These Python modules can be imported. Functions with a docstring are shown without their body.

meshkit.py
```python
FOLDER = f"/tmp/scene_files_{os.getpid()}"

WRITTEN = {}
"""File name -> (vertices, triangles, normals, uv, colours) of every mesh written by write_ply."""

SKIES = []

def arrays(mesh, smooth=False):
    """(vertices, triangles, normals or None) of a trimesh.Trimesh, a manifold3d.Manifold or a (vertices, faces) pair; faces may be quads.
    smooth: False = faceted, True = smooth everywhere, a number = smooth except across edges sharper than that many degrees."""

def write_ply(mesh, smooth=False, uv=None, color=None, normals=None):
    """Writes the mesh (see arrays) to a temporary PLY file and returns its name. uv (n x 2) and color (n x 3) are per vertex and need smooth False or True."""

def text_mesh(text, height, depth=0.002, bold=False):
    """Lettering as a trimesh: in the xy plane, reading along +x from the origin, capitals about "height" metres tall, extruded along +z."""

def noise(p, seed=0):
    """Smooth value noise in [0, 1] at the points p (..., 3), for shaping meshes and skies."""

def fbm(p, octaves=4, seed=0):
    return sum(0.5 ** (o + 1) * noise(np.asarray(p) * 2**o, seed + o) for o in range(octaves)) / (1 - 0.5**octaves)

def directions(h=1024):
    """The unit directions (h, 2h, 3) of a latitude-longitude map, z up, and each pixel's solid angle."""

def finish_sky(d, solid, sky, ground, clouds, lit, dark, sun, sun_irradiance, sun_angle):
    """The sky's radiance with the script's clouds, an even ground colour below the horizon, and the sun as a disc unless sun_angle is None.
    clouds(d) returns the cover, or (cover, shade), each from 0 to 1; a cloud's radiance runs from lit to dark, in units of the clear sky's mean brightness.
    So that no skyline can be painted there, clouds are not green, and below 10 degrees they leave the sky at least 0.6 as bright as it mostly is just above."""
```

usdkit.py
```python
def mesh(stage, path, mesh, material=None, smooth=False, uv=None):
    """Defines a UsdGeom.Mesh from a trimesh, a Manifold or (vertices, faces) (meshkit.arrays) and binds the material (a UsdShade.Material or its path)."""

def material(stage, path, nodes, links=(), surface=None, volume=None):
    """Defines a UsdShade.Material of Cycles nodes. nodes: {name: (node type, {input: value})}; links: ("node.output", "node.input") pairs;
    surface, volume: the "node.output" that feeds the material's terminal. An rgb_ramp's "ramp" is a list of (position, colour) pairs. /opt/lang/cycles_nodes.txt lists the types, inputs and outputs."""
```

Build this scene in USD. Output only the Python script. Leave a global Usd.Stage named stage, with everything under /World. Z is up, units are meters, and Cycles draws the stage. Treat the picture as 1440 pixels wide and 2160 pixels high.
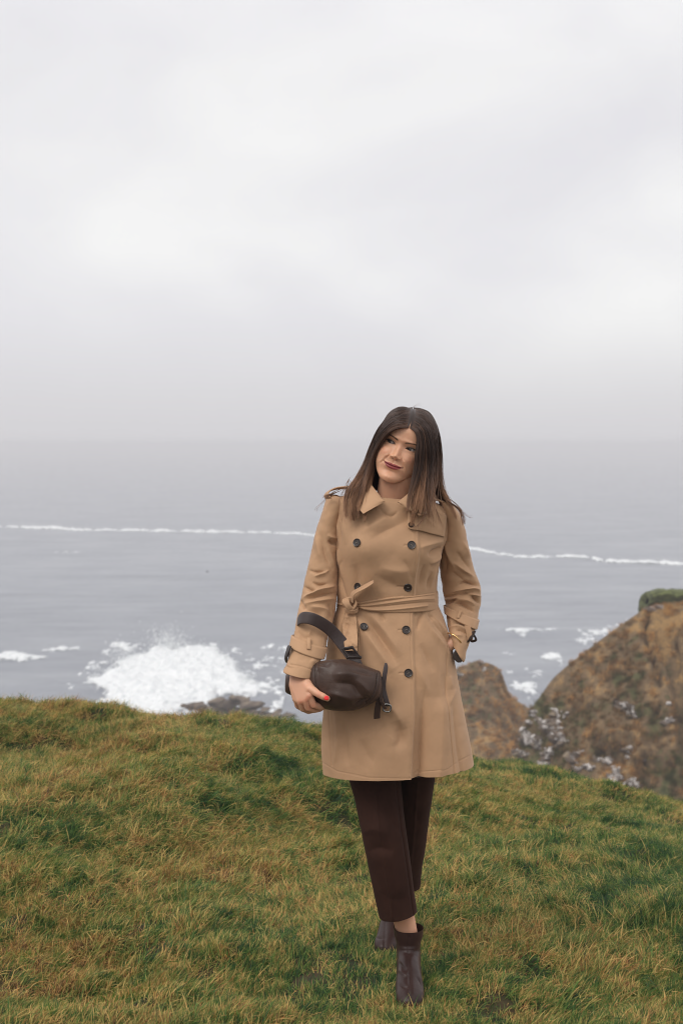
import math, random
import numpy as np
import trimesh
import manifold3d as m3
from scipy.interpolate import CubicSpline, PchipInterpolator, RBFInterpolator, LinearNDInterpolator
from scipy.spatial import cKDTree
from shapely.geometry import Polygon, Point
import usdkit, meshkit
from pxr import Usd, UsdGeom, UsdLux, UsdShade, Gf, Sdf, Vt

random.seed(7)
stage = Usd.Stage.CreateInMemory()
UsdGeom.SetStageUpAxis(stage, UsdGeom.Tokens.z)
UsdGeom.SetStageMetersPerUnit(stage, 1.0)
world = UsdGeom.Xform.Define(stage, '/World'); stage.SetDefaultPrim(world.GetPrim())
UsdGeom.Scope.Define(stage, '/World/Looks')

# ------------------------------------------------------------------ camera
EYE, FPX, CX, HY = 1.55, 3000.0, 720.0, 935.0
cam = UsdGeom.Camera.Define(stage, '/World/camera')
cam.CreateFocalLengthAttr(50.0)
cam.CreateHorizontalApertureAttr(24.0); cam.CreateVerticalApertureAttr(36.0)
cam.CreateVerticalApertureOffsetAttr(-145.0 / 1440 * 24)
cam.CreateClippingRangeAttr(Gf.Vec2f(0.1, 30000))
cam.CreateFStopAttr(5.6); cam.CreateFocusDistanceAttr(4.0)
cam.AddTransformOp().Set(Gf.Matrix4d(1, 0, 0, 0, 0, 0, 1, 0, 0, -1, 0, 0, 0, 0, EYE, 1))
cam.CreateExposureAttr(0.0)

# ------------------------------------------------------------------ light: overcast sky and a wide soft sun
SUN = np.array([-0.62, -0.62, 0.95]); SUN /= np.linalg.norm(SUN)
S_EL, S_ROT = math.asin(SUN[2]), math.atan2(SUN[0], SUN[1])
STR = 0.1
sky_m = usdkit.material(stage, '/World/Looks/sky', {
    'tc': ('texture_coordinate', {}),
    'sep': ('separate_xyz', {}),
    'sky': ('sky_texture', {'sky_type': 'single_scattering', 'sun_disc': False, 'sun_elevation': S_EL, 'sun_rotation': S_ROT}),
    'mp': ('mapping', {'scale': (1.0, 1.0, 1.9), 'location': (3.32, 0.0, 0.42)}),
    'n1': ('noise_texture', {'scale': 4.2, 'detail': 6.0, 'roughness': 0.45, 'distortion': 0.35}),
    'n2': ('noise_texture', {'scale': 1.6, 'detail': 3.0, 'roughness': 0.5}),
    'ns': ('math', {'math_type': 'multiply_add', 'value2': 0.55}),
    'n2s': ('math', {'math_type': 'multiply', 'value2': 0.45}),
    'shade': ('map_range', {'from_min': 0.36, 'from_max': 0.64, 'to_min': 0.0, 'to_max': 1.0, 'clamp': True, 'range_type': 'smoothstep'}),
    'cl': ('mix', {'color1': (0.755, 0.745, 0.775), 'color2': (0.90, 0.895, 0.885)}),
    'zr': ('map_range', {'from_min': 0.0, 'from_max': 0.11, 'to_min': 0.0, 'to_max': 1.0, 'clamp': True, 'range_type': 'smoothstep'}),
    'hz': ('mix', {'color1': (0.64, 0.63, 0.655)}),
    'el': ('map_range', {'from_min': 0.25, 'from_max': 1.0, 'to_min': 1.06 / STR, 'to_max': 1.75 / STR, 'clamp': True}),
    'lum': ('vector_math', {'math_type': 'scale'}),
    'mix': ('mix', {'fac': 0.96}),
    'bg': ('background_shader', {'strength': STR}),
}, [('tc.generated', 'sep.vector'), ('tc.generated', 'mp.vector'), ('mp.vector', 'n1.vector'), ('mp.vector', 'n2.vector'),
    ('n2.fac', 'n2s.value1'), ('n1.fac', 'ns.value1'), ('n2s.value', 'ns.value3'), ('ns.value', 'shade.value'), ('shade.result', 'cl.fac'),
    ('sep.z', 'zr.value'), ('zr.result', 'hz.fac'), ('cl.color', 'hz.color2'), ('sep.z', 'el.value'), ('hz.color', 'lum.vector1'), ('el.result', 'lum.scale'),
    ('sky.color', 'mix.color1'), ('lum.vector', 'mix.color2'), ('mix.color', 'bg.color')], surface='bg.background')
dome = UsdLux.DomeLight.Define(stage, '/World/sky')
UsdShade.MaterialBindingAPI.Apply(dome.GetPrim()).Bind(sky_m)
dome.GetPrim().SetCustomDataByKey('kind', 'structure')
sun = UsdLux.DistantLight.Define(stage, '/World/sun')
sun.CreateNormalizeAttr(True); sun.CreateIntensityAttr(0.40); sun.CreateAngleAttr(28.0); sun.CreateColorAttr(Gf.Vec3f(1.0, 0.96, 0.90))
_z = SUN; _x = np.cross([0, 0, 1.0], _z); _x /= np.linalg.norm(_x); _y = np.cross(_z, _x)
sun.AddTransformOp().Set(Gf.Matrix4d(*_x, 0, *_y, 0, *_z, 0, 0, 0, 0, 1))

# ------------------------------------------------------------------ helpers
def W(px, py, d):
    """the point that stands d metres out along the view at a place given in photograph pixels"""
    px, py, d = np.broadcast_arrays(np.asarray(px, float), np.asarray(py, float), np.asarray(d, float))
    return np.stack([(px - CX) / FPX * d, d, EYE - (py - HY) / FPX * d], -1)
def PX(p):
    p = np.asarray(p, float)
    return np.stack([CX + FPX * p[..., 0] / p[..., 1], HY - FPX * (p[..., 2] - EYE) / p[..., 1]], -1)
_used = {}
def numbered(parent, name):
    k = (str(parent), name); n = _used.get(k, -1) + 1; _used[k] = n
    return f'{parent}/{name}' if n == 0 else f'{parent}/{name}_{n:03d}'
def tag(prim, label=None, cat=None, group=None, kind=None):
    p = prim.GetPrim() if hasattr(prim, 'GetPrim') else prim
    for k, v in (('label', label), ('category', cat), ('group', group), ('kind', kind)):
        if v: p.SetCustomDataByKey(k, v)
    return prim
def obj(name, mesh, m, parent='/World', smooth=40, attrs=None):
    parent = parent if isinstance(parent, str) else str(parent.GetPath())
    path = numbered(parent, name)
    o = usdkit.mesh(stage, path, mesh, m, smooth)
    if attrs:
        for k, v in attrs.items():
            v = np.asarray(v, np.float32)
            if v.ndim == 2:
                UsdGeom.PrimvarsAPI(o).CreatePrimvar(k, Sdf.ValueTypeNames.Color3fArray, 'vertex').Set(Vt.Vec3fArray.FromNumpy(v))
            else:
                UsdGeom.PrimvarsAPI(o).CreatePrimvar(k, Sdf.ValueTypeNames.FloatArray, 'vertex').Set(Vt.FloatArray.FromNumpy(v))
    return o
def xform(name, loc=(0, 0, 0), parent='/World'):
    x = UsdGeom.Xform.Define(stage, numbered(parent, name)); x.AddTranslateOp().Set(Gf.Vec3d(*map(float, loc)))
    return x
def grid_faces(nr, nc, closed=False):
    r, c = np.meshgrid(np.arange(nr - 1), np.arange(nc if closed else nc - 1), indexing='ij')
    a = r * nc + c; b = r * nc + (c + 1) % nc
    q = np.stack([a, b, b + nc, a + nc], -1).reshape(-1, 4)
    return np.vstack([q[:, [0, 1, 2]], q[:, [0, 2, 3]]])
def sstep(a, b, x):
    t = np.clip((np.asarray(x, float) - a) / (b - a), 0, 1); return t * t * (3 - 2 * t)
def fb(p, s, o=4, seed=0):
    return meshkit.fbm(np.asarray(p) * s, o, seed)
def mat(name, nodes, links=(), surface=None, volume=None):
    return usdkit.material(stage, '/World/Looks/' + name, nodes, links, surface, volume)
def plain(name, color, rough=0.6, spec=0.4, metal=0.0, bump=None, var=0.0, vscale=30.0, **kw):
    """one colour with a little variation and a fine relief"""
    nodes = {'p': ('principled_bsdf', {'base_color': color, 'roughness': rough, 'specular_ior_level': spec, 'metallic': metal, **kw}), 'g': ('geometry', {})}
    links = []
    if var:
        nodes['n'] = ('noise_texture', {'scale': vscale, 'detail': 4.0})
        nodes['r'] = ('rgb_ramp', {'ramp': [(0.3, tuple(c * (1 - var) for c in color)), (0.7, tuple(min(1, c * (1 + var)) for c in color))]})
        links += [('g.position', 'n.vector'), ('n.fac', 'r.fac'), ('r.color', 'p.base_color')]
    if bump:
        nodes['bn'] = ('noise_texture', {'scale': bump[0], 'detail': 3.0}); nodes['b'] = ('bump', {'strength': bump[1], 'distance': bump[2]})
        links += [('g.position', 'bn.vector'), ('bn.fac', 'b.height'), ('b.normal', 'p.normal')]
    return mat(name, nodes, links, 'p.BSDF')

def outward(m):
    n = np.array(m.vertex_normals); return n
def seg_dist(P, A):
    """distance to a polyline and the position along it (0 to 1)"""
    A = np.asarray(A, float); best = np.full(len(P), 1e9); along = np.zeros(len(P)); L = np.concatenate([[0], np.cumsum(np.linalg.norm(np.diff(A, axis=0), axis=1))])
    sign = np.zeros(len(P))
    for i in range(len(A) - 1):
        d = A[i + 1] - A[i]; t = np.clip(((P - A[i]) @ d) / (d @ d), 0, 1); w = P - (A[i] + t[:, None] * d); e = np.linalg.norm(w, axis=1)
        k = e < best; best[k] = e[k]; along[k] = (L[i] + t[k] * (L[i + 1] - L[i])) / L[-1]; sign[k] = np.sign(d[0] * w[k, 1] - d[1] * w[k, 0])
    return best, along, sign
def smoothline(A, n=14):
    A = np.asarray(A, float)
    if len(A) < 3: return A
    s = np.linspace(0, 1, len(A)); return CubicSpline(s, A)(np.linspace(0, 1, n))
def creases(m, strokes, front=True):
    """pushes folds into a garment: (line in pixels, half width in pixels, height in metres)"""
    P = PX(m.vertices); n = outward(m); disp = np.zeros(len(P)); view = np.array([0, 0, EYE]) - m.vertices
    face = sstep(-0.05, 0.25, (n * view).sum(1) / np.linalg.norm(view, axis=1))
    for st in strokes:
        A, w, h = smoothline(st[0]), st[1] * (.92 if st[1] > 2.5 else 1), st[2] * (1.5 if st[1] > 2.5 else 1.2)
        lo, hi = A.min(0) - 3 * w, A.max(0) + 3 * w
        k = np.nonzero((P > lo).all(1) & (P < hi).all(1) & (face > 0))[0]
        if not len(k): continue
        d, al, sg = seg_dist(P[k], A)
        end = np.sin(np.pi * np.clip(al * .94 + .03, 0, 1)) ** .9 if len(st) < 4 else (sstep(0, .25, al + .04) if st[3] == 'a' else sstep(0, .25, 1.04 - al) if st[3] == 'b' else 1)
        disp[k] += h * np.exp(-(d / w) ** st[4] if len(st) > 4 else -(d / w) ** 1.5) * end
    m.vertices = m.vertices + n * (disp * face)[:, None]
    return m

SEA = -25.0
# ------------------------------------------------------------------ sea
def swell(x, y):
    z = 0
    for amp, lam, ang, ph in ((0.30, 31, 1.42, 0.3), (0.20, 17, 1.75, 1.9), (0.12, 9.5, 1.2, 4.0), (0.10, 6.1, 1.9, 2.2), (0.07, 3.7, 1.5, 5.1)):
        k = 2 * math.pi / lam; wob = 1.6 * (meshkit.noise(np.stack([x / 40, y / 40, 0 * x + ph], -1), 3) - .5)
        s = np.sin(k * (x * math.cos(ang) + y * math.sin(ang)) + ph + 4 * wob)
        z = z + amp * (1 - np.abs(s)) * 1.0 * np.clip(1.3 - y / (lam * 45), 0, 1)
    return z - 0.25
ys = np.geomspace(30, 9000, 520); an = np.linspace(-1.25, 1.25, 420); an = np.sign(an) * np.abs(an) ** 1.5
Y, A = np.meshgrid(ys, an, indexing='ij'); X = Y * A
V = np.stack([X, Y, SEA + swell(X, Y)], -1).reshape(-1, 3)
sea_m = mat('sea', {
    'g': ('geometry', {}),
    'm1': ('mapping', {'scale': (0.35, 1.0, 1.0)}), 'n1': ('noise_texture', {'scale': 1.7, 'detail': 6.0, 'roughness': 0.68}),
    'm2': ('mapping', {'scale': (0.10, 0.20, 1.0)}), 'n2': ('noise_texture', {'scale': 0.5, 'detail': 5.0, 'roughness': 0.6}),
    'add': ('math', {'math_type': 'multiply_add', 'value2': 2.2}),
    'b': ('bump', {'strength': 1.0, 'distance': 0.26}),
    'r': ('rgb_ramp', {'ramp': [(0.3, (0.165, 0.176, 0.202)), (0.52, (0.20, 0.212, 0.240)), (0.7, (0.25, 0.262, 0.285))]}),
    'p': ('principled_bsdf', {'roughness': 0.32, 'ior': 1.33, 'specular_ior_level': 0.5}),
}, [('g.position', 'm1.vector'), ('m1.vector', 'n1.vector'), ('g.position', 'm2.vector'), ('m2.vector', 'n2.vector'),
    ('n2.fac', 'add.value1'), ('n1.fac', 'add.value3'), ('add.value', 'b.height'), ('b.normal', 'p.normal'), ('n2.fac', 'r.fac'), ('r.color', 'p.base_color')], 'p.BSDF')
tag(obj('sea', (V, grid_faces(len(ys), len(an))), sea_m, smooth=True), 'grey rippled sea reaching the misty horizon', kind='structure')

# ------------------------------------------------------------------ foam
foam_m = mat('foam', {'g': ('geometry', {}), 'n': ('noise_texture', {'scale': 1.4, 'detail': 6.0, 'roughness': 0.65}),
    'r': ('rgb_ramp', {'ramp': [(0.3, (0.66, 0.69, 0.70)), (0.6, (0.88, 0.89, 0.89))]}),
    'b': ('bump', {'strength': 0.2, 'distance': 0.15}), 'p': ('principled_bsdf', {'roughness': 0.8, 'specular_ior_level': 0.2}),
    'tr': ('translucent_bsdf', {'color': (0.85, 0.87, 0.88)}), 'mx': ('mix_closure', {'fac': 0.25}), 'c': ('attribute', {'attribute': 'cover'}), 'mp': ('mapping', {'scale': (1.0, 0.4, 1.0)}), 'n3': ('noise_texture', {'scale': 1.3, 'detail': 7.0, 'roughness': 0.62}), 'ad': ('math', {'math_type': 'multiply_add', 'value2': 1.9}), 'mr': ('map_range', {'from_min': 1.02, 'from_max': 1.42, 'to_min': 0.0, 'to_max': 1.0, 'clamp': True}), 'cl': ('transparent_bsdf', {}), 'm2': ('mix_closure', {})},
    [('g.position', 'n.vector'), ('n.fac', 'r.fac'), ('r.color', 'p.base_color'), ('n.fac', 'b.height'), ('b.normal', 'p.normal'), ('p.BSDF', 'mx.closure1'), ('tr.BSDF', 'mx.closure2'), ('g.position', 'mp.vector'), ('mp.vector', 'n3.vector'), ('n3.fac', 'ad.value1'), ('c.fac', 'ad.value3'), ('ad.value', 'mr.value'), ('mr.result', 'm2.fac'), ('cl.BSDF', 'm2.closure1'), ('mx.closure', 'm2.closure2')], 'm2.closure')
def seapt(px, py):
    d = FPX * (EYE - SEA) / (np.asarray(py, float) - HY); return np.stack([(np.asarray(px, float) - CX) / FPX * d, d], -1)
import shapely
def foam(poly_px, step, soft, hgt, seed, nscale=(0.6, 0.2), cut=0.5, name=None):
    P = seapt(*np.array(poly_px, float).T); lo, hi = P.min(0) - soft, P.max(0) + soft
    nx, ny = int((hi[0] - lo[0]) / step[0]) + 2, int((hi[1] - lo[1]) / step[1]) + 2
    gx, gy = np.meshgrid(np.linspace(lo[0], hi[0], nx), np.linspace(lo[1], hi[1], ny))
    pg = Polygon(P).buffer(0); sh = shapely.points(gx.ravel(), gy.ravel())
    ins = shapely.contains(pg, sh); dist = shapely.distance(pg.exterior if pg.geom_type == 'Polygon' else pg.boundary, sh)
    sd = np.where(ins, dist, -dist).reshape(gx.shape)
    n = fb(np.stack([gx * nscale[0], gy * nscale[1], 0 * gx + seed], -1), 1.0, 5, seed)
    n2 = fb(np.stack([gx * 1.1, gy * 0.5, 0 * gx + seed], -1), 1.0, 3, seed + 9)
    mk = np.clip(sd / soft, -1, 1) * 0.5 + 0.5 + ((n - 0.5) * 1.5 + (n2 - .5) * 0.8) * (.75 if hgt > .6 else 1) - cut
    z = SEA + swell(gx, gy) + 0.05 + hgt * np.clip(mk, -0.1, 1.2) * (0.35 + 1.1 * n2)
    v = np.stack([gx, gy, z], -1).reshape(-1, 3); f = grid_faces(ny, nx)
    f = f[(mk.ravel()[f] > 0).all(1)]
    m = trimesh.Trimesh(v, f, process=False, vertex_attributes={'cover': np.clip(mk.ravel() * 1.5, 0, 1)}); return m
def droplets(pts, sizes, seed):
    r = np.random.default_rng(seed); o = trimesh.creation.icosphere(0, 1.0); o = trimesh.convex.convex_hull(np.array([[1, 0, 0], [-1, 0, 0], [0, 1, 0], [0, -1, 0], [0, 0, 1], [0, 0, -1.0]]))
    v = (o.vertices[None] * np.asarray(sizes)[:, None, None] * r.uniform(.6, 1.4, (len(pts), 1, 3)) + np.asarray(pts)[:, None]).reshape(-1, 3)
    f = (o.faces[None] + (np.arange(len(pts)) * len(o.vertices))[:, None, None]).reshape(-1, 3)
    return trimesh.Trimesh(v, f, process=False, vertex_attributes={'cover': np.ones(len(v))})
def join(ms):
    keep = [np.unique(m.faces) for m in ms]; V, F, C, o = [], [], [], 0
    for m, k in zip(ms, keep):
        r = np.full(len(m.vertices), -1); r[k] = np.arange(len(k)) + o; o += len(k); V.append(m.vertices[k]); F.append(r[m.faces]); C.append(m.vertex_attributes['cover'][k])
    return (np.vstack(V), np.vstack(F)), {'cover': np.concatenate(C)}
breaker = [(186, 1438), (240, 1418), (275, 1402), (300, 1388), (330, 1378), (352, 1366), (372, 1372), (420, 1371), (448, 1374), (475, 1396), (488, 1412), (505, 1432), (532, 1446), (562, 1464), (540, 1470), (500, 1462), (462, 1462), (425, 1474), (385, 1488), (362, 1500), (350, 1530), (300, 1530), (270, 1490), (235, 1466)]
rg = np.random.default_rng(3)
parts = [foam(breaker, (0.1, 0.28), 2.0, .75, 1, cut=.08), foam([(190, 1520), (205, 1480), (235, 1474), (262, 1484), (290, 1520)], (0.1, .25), 1.2, 1.0, 4)]
c = seapt([342, 358, 338, 350, 376, 262], [1366, 1362, 1370, 1373, 1376, 1398])
dp, ds = [], []
for k in range(2600):                                   # spray thrown up behind the breaker
    q = rg.integers(0, 5); b = c[q] if rg.random() < .75 else c[5]
    h = abs(rg.normal(0, 1.15)); p = [b[0] + rg.normal(0, 0.55 + .25 * h), b[1] + rg.normal(0, 1.0), SEA + h]
    if meshkit.noise(np.array(p) * 2.3, 5) > .52: dp.append(p); ds.append(rg.uniform(.03, .09))
edge = seapt(*np.array(breaker[:13], float).T)
for k in range(2600):
    i = rg.integers(0, 12); t = rg.random(); b = edge[i] * (1 - t) + edge[i + 1] * t
    p = [b[0] + rg.normal(0, .35), b[1] + rg.normal(0, .8), SEA + .2 + abs(rg.normal(0, .45))]
    if meshkit.noise(np.array(p) * 1.7, 8) > .5: dp.append(p); ds.append(rg.uniform(.03, .085))
parts.append(droplets(dp, ds, 4))
mm, aa_ = join(parts)
tag(obj('breaking_wave', mm, foam_m, smooth=True, attrs=aa_), 'large white patch of foam and spray breaking against the rocks at left', kind='stuff')
def foam_line(pts_px, wpx, seed):
    """a long low breaker: a wandering crest of froth along the sea"""
    P = np.array(pts_px, float); t = np.linspace(0, 1, 900); s = np.linspace(0, 1, len(P))
    px, py = np.interp(t, s, P[:, 0]), CubicSpline(s, P[:, 1])(t); w = np.interp(t, s, wpx)
    c = seapt(px, py); n = fb(np.stack([px / 14, 0 * px, 0 * px + seed], -1), 1, 5, seed)
    far = seapt(px, py - w * (0.4 + 1.2 * n)); near = seapt(px, py + w * (0.2 + .9 * fb(np.stack([px / 9, 0 * px + 3, 0 * px], -1), 1, 4, seed + 1)))
    k = np.clip((n - 0.10) * 4, 0.25, 1)
    rows = []
    for f, h in ((0, 0.03), (.3, .5), (.6, .75), (.85, .5), (1, 0.02)):
        q = far * (1 - f) + near * f; rows.append(np.column_stack([q, SEA + swell(q[:, 0], q[:, 1]) + 0.04 + h * (0.4 + .9 * n) * k]))
    v = np.vstack(rows); fc = grid_faces(5, 900); keep = (np.tile(k, 5)[fc] > 0.02).all(1)
    cv = np.concatenate([k * q * (.42 + .6 * n) for q in (.15, .8, 1, .7, .1)]); return trimesh.Trimesh(v, fc[keep], process=False, vertex_attributes={'cover': cv})
mm, aa_ = join([foam_line([(-200, 1103), (0, 1112), (120, 1116), (176, 1119), (300, 1121), (420, 1122), (560, 1124), (650, 1130), (760, 1139)], [1.0, 1.4, 2.0, 2.2, 1.3, 1.6, 1.3, 1.3, 1.0], 11)])
tag(obj('foam', mm, foam_m, smooth=True, attrs=aa_),
    'long thin white line of a wave breaking far out, left of the person', kind='stuff')
mm, aa_ = join([foam_line([(960, 1160), (1010, 1163), (1070, 1172), (1100, 1177), (1190, 1175), (1235, 1178), (1285, 1186), (1340, 1187), (1440, 1192), (1640, 1200)], [1, 1.4, 1.1, 1.8, 1.9, 3, 3, 1.5, 1.8, 1.4], 23)])
tag(obj('foam', mm, foam_m, smooth=True, attrs=aa_),
    'thin white line of a wave breaking far out, right of the person', kind='stuff')
wash = [foam([(1130, 1400), (1150, 1385), (1178, 1376), (1192, 1384), (1160, 1410), (1132, 1432)], (.1, .3), 2.0, .4, 31, cut=.52),
        foam([(1085, 1440), (1110, 1430), (1130, 1450), (1150, 1462), (1120, 1475), (1100, 1462)], (.1, .3), 1.6, .4, 33, cut=.52),
        foam([(1205, 1350), (1250, 1335), (1290, 1315), (1330, 1305), (1300, 1330), (1240, 1362)], (.12, .4), 2.2, .4, 35, cut=.55),
        foam([(1050, 1325), (1130, 1320), (1180, 1332), (1100, 1342)], (.12, .4), 1.8, .3, 36, cut=.62),
        foam([(1060, 1400), (1080, 1385), (1100, 1400), (1075, 1420)], (.1, .3), 1.5, .3, 37, cut=.62)]
for w_ in wash: w_.vertex_attributes['cover'] *= .56
mm, aa_ = join(wash)
tag(obj('foam', mm, foam_m, smooth=True, attrs=aa_), 'broken patches of white wash on the water beside the right headland', kind='stuff')
wash = [foam([(-60, 1382), (20, 1376), (70, 1384), (110, 1390), (40, 1394), (-60, 1396)], (.12, .4), 2.0, .4, 41, cut=.52),
        foam([(85, 1370), (130, 1364), (165, 1368), (120, 1376)], (.1, .35), 1.6, .4, 43, cut=.5),
        foam([(100, 1166), (170, 1163), (175, 1168), (110, 1170)], (.3, 1.2), 5.0, .4, 45, cut=.62),
        foam([(535, 1436), (570, 1432), (600, 1436), (575, 1441)], (.1, .3), 1.5, .3, 47, cut=.66)]
for w_ in wash: w_.vertex_attributes['cover'] *= .56
mm, aa_ = join(wash)
tag(obj('foam', mm, foam_m, smooth=True, attrs=aa_), 'scattered scraps of white foam on the grey water at left', kind='stuff')
# a small dark sea bird low over the water, far left of the person
bird = xform('seabird', W(437, 1206, 210.0))
bd = trimesh.creation.icosphere(2, 1.0); bd.vertices *= [0.16, 0.09, 0.10]
dark = plain('dark_feather', (0.05, 0.05, 0.055), 0.8)
obj('body', bd, dark, bird)
for sg in (-1, 1):
    w = trimesh.convex.convex_hull(np.array([[.05, 0, .04], [-.08, 0, .04], [0.02, 0, .06], [sg * .0 + .02, sg * .16, .13], [-.06, sg * .16, .12], [-.07, sg * .36, .02], [-.03, sg * .30, .05]]))
    obj('wing', w, dark, bird)
tag(bird, 'tiny dark seabird low over the grey water left of the person', 'bird')

# ------------------------------------------------------------------ the grassy cliff top
ZC = PchipInterpolator([-8, -3.2, -2.04, -1.7, -1.4, -0.9, -0.55, -0.1, 0.79, 1.08, 1.5, 2.04, 3.5, 8], [0.02, -0.03, -0.07, -.09, -0.13, -0.15, -0.17, -0.23, -0.48, -0.52, -0.60, -0.70, -1.0, -1.6])
def ground(x, y):
    x, y = np.asarray(x, float), np.asarray(y, float)
    yc = 8.6
    z = ZC(np.clip(x * 8.5 / np.maximum(y, 5.5), -8, 8)) * sstep(4.4, 9.0, y)
    p = np.stack([x, y, 0 * x], -1)
    k = 0.35 + 0.65 * sstep(4.6, 6.5, y) * sstep(1.6, -0.4, x) + 0.15 * sstep(1.6, -.4, x)
    hum = (fb(p * [1, 1.25, 1], 1.35, 3, 5) - 0.5) * 0.30 * k + (fb(p, 4.2, 3, 8) - 0.5) * 0.15 * (0.45 + .55 * k)
    flat = np.exp(-(((x - 0.15) / 0.32) ** 2 + ((y - 4.15) / 0.4) ** 2))
    z = z + hum * (1 - 0.9 * flat) * sstep(-6, 3.2, y)
    over = np.maximum(y - yc - 0.25 * np.sin(x * 1.3), 0)
    z = z - 0.22 * over ** 1.6 - 0.9 * np.maximum(over - 3, 0)
    return np.maximum(z, SEA - 3)
xs = np.concatenate([np.linspace(-14, -4.6, 50), np.linspace(-4.5, 4.5, 300), np.linspace(4.6, 14, 50)])
yy = np.concatenate([np.linspace(-9, 3.0, 60), np.linspace(3.06, 9.6, 260), np.linspace(9.7, 40, 90)])
gx, gy = np.meshgrid(xs, yy)
soil_m = mat('turf', {'g': ('geometry', {}), 'n': ('noise_texture', {'scale': 7.0, 'detail': 6.0}),
    'r': ('rgb_ramp', {'ramp': [(0.35, (0.016, 0.018, 0.008)), (0.5, (0.030, 0.028, 0.012)), (0.65, (0.055, 0.036, 0.018))]}),
    'b': ('bump', {'strength': 0.8, 'distance': 0.03}), 'p': ('principled_bsdf', {'roughness': 0.9, 'specular_ior_level': 0.2})},
    [('g.position', 'n.vector'), ('n.fac', 'r.fac'), ('r.color', 'p.base_color'), ('n.fac', 'b.height'), ('b.normal', 'p.normal')], 'p.BSDF')
tag(obj('ground', (np.stack([gx, gy, ground(gx, gy)], -1).reshape(-1, 3), grid_faces(len(yy), len(xs))), soil_m, smooth=True), 'grassy cliff top falling away to the sea', kind='structure')

# ---- grass: tufts of bent blades scattered over the cliff top
def tuft(n, length, lean, spread, width, seed, segs=4):
    r = np.random.default_rng(seed); V, F, T = [], [], []
    for i in range(n):
        a = r.uniform(0, 2 * math.pi); rad = spread * math.sqrt(r.random())
        base = np.array([rad * math.cos(a), rad * math.sin(a), -0.012])
        L = length * r.uniform(.55, 1.25); az = r.normal(0, 0.95); ln = lean * r.uniform(.55, 1.3)
        d = np.array([math.cos(az), math.sin(az), 0.0]); side = np.array([-d[1], d[0], 0]); tw = r.uniform(-1.2, 1.2)
        side = side * math.cos(tw) + np.array([0, 0, 1.0]) * math.sin(tw) * .8 + d * .2 * math.sin(tw)
        k0 = len(V); w = width * r.uniform(.6, 1.3); p = base.copy(); th = 0.15 + 0.25 * ln
        pr = r.random()
        for s in range(segs + 1):
            f = s / segs; ww = w * (1 - f ** 1.6) * 0.5
            if s < segs:
                V += [p - side * ww, p + side * ww]; T += [pr, pr]
            else:
                V.append(p.copy()); T.append(pr)
            th_s = th + (ln - .25) * 1.35 * f
            p = p + (d * math.sin(min(th_s, 1.75)) + np.array([0, 0, 1.0]) * math.cos(min(th_s, 1.75))) * (L / segs)
        for s in range(segs - 1):
            a0 = k0 + 2 * s; F += [[a0, a0 + 1, a0 + 3], [a0, a0 + 3, a0 + 2]]
        a0 = k0 + 2 * (segs - 1); F.append([a0, a0 + 1, a0 + 2])
    return np.array(V), np.array(F), np.array(T)
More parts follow.
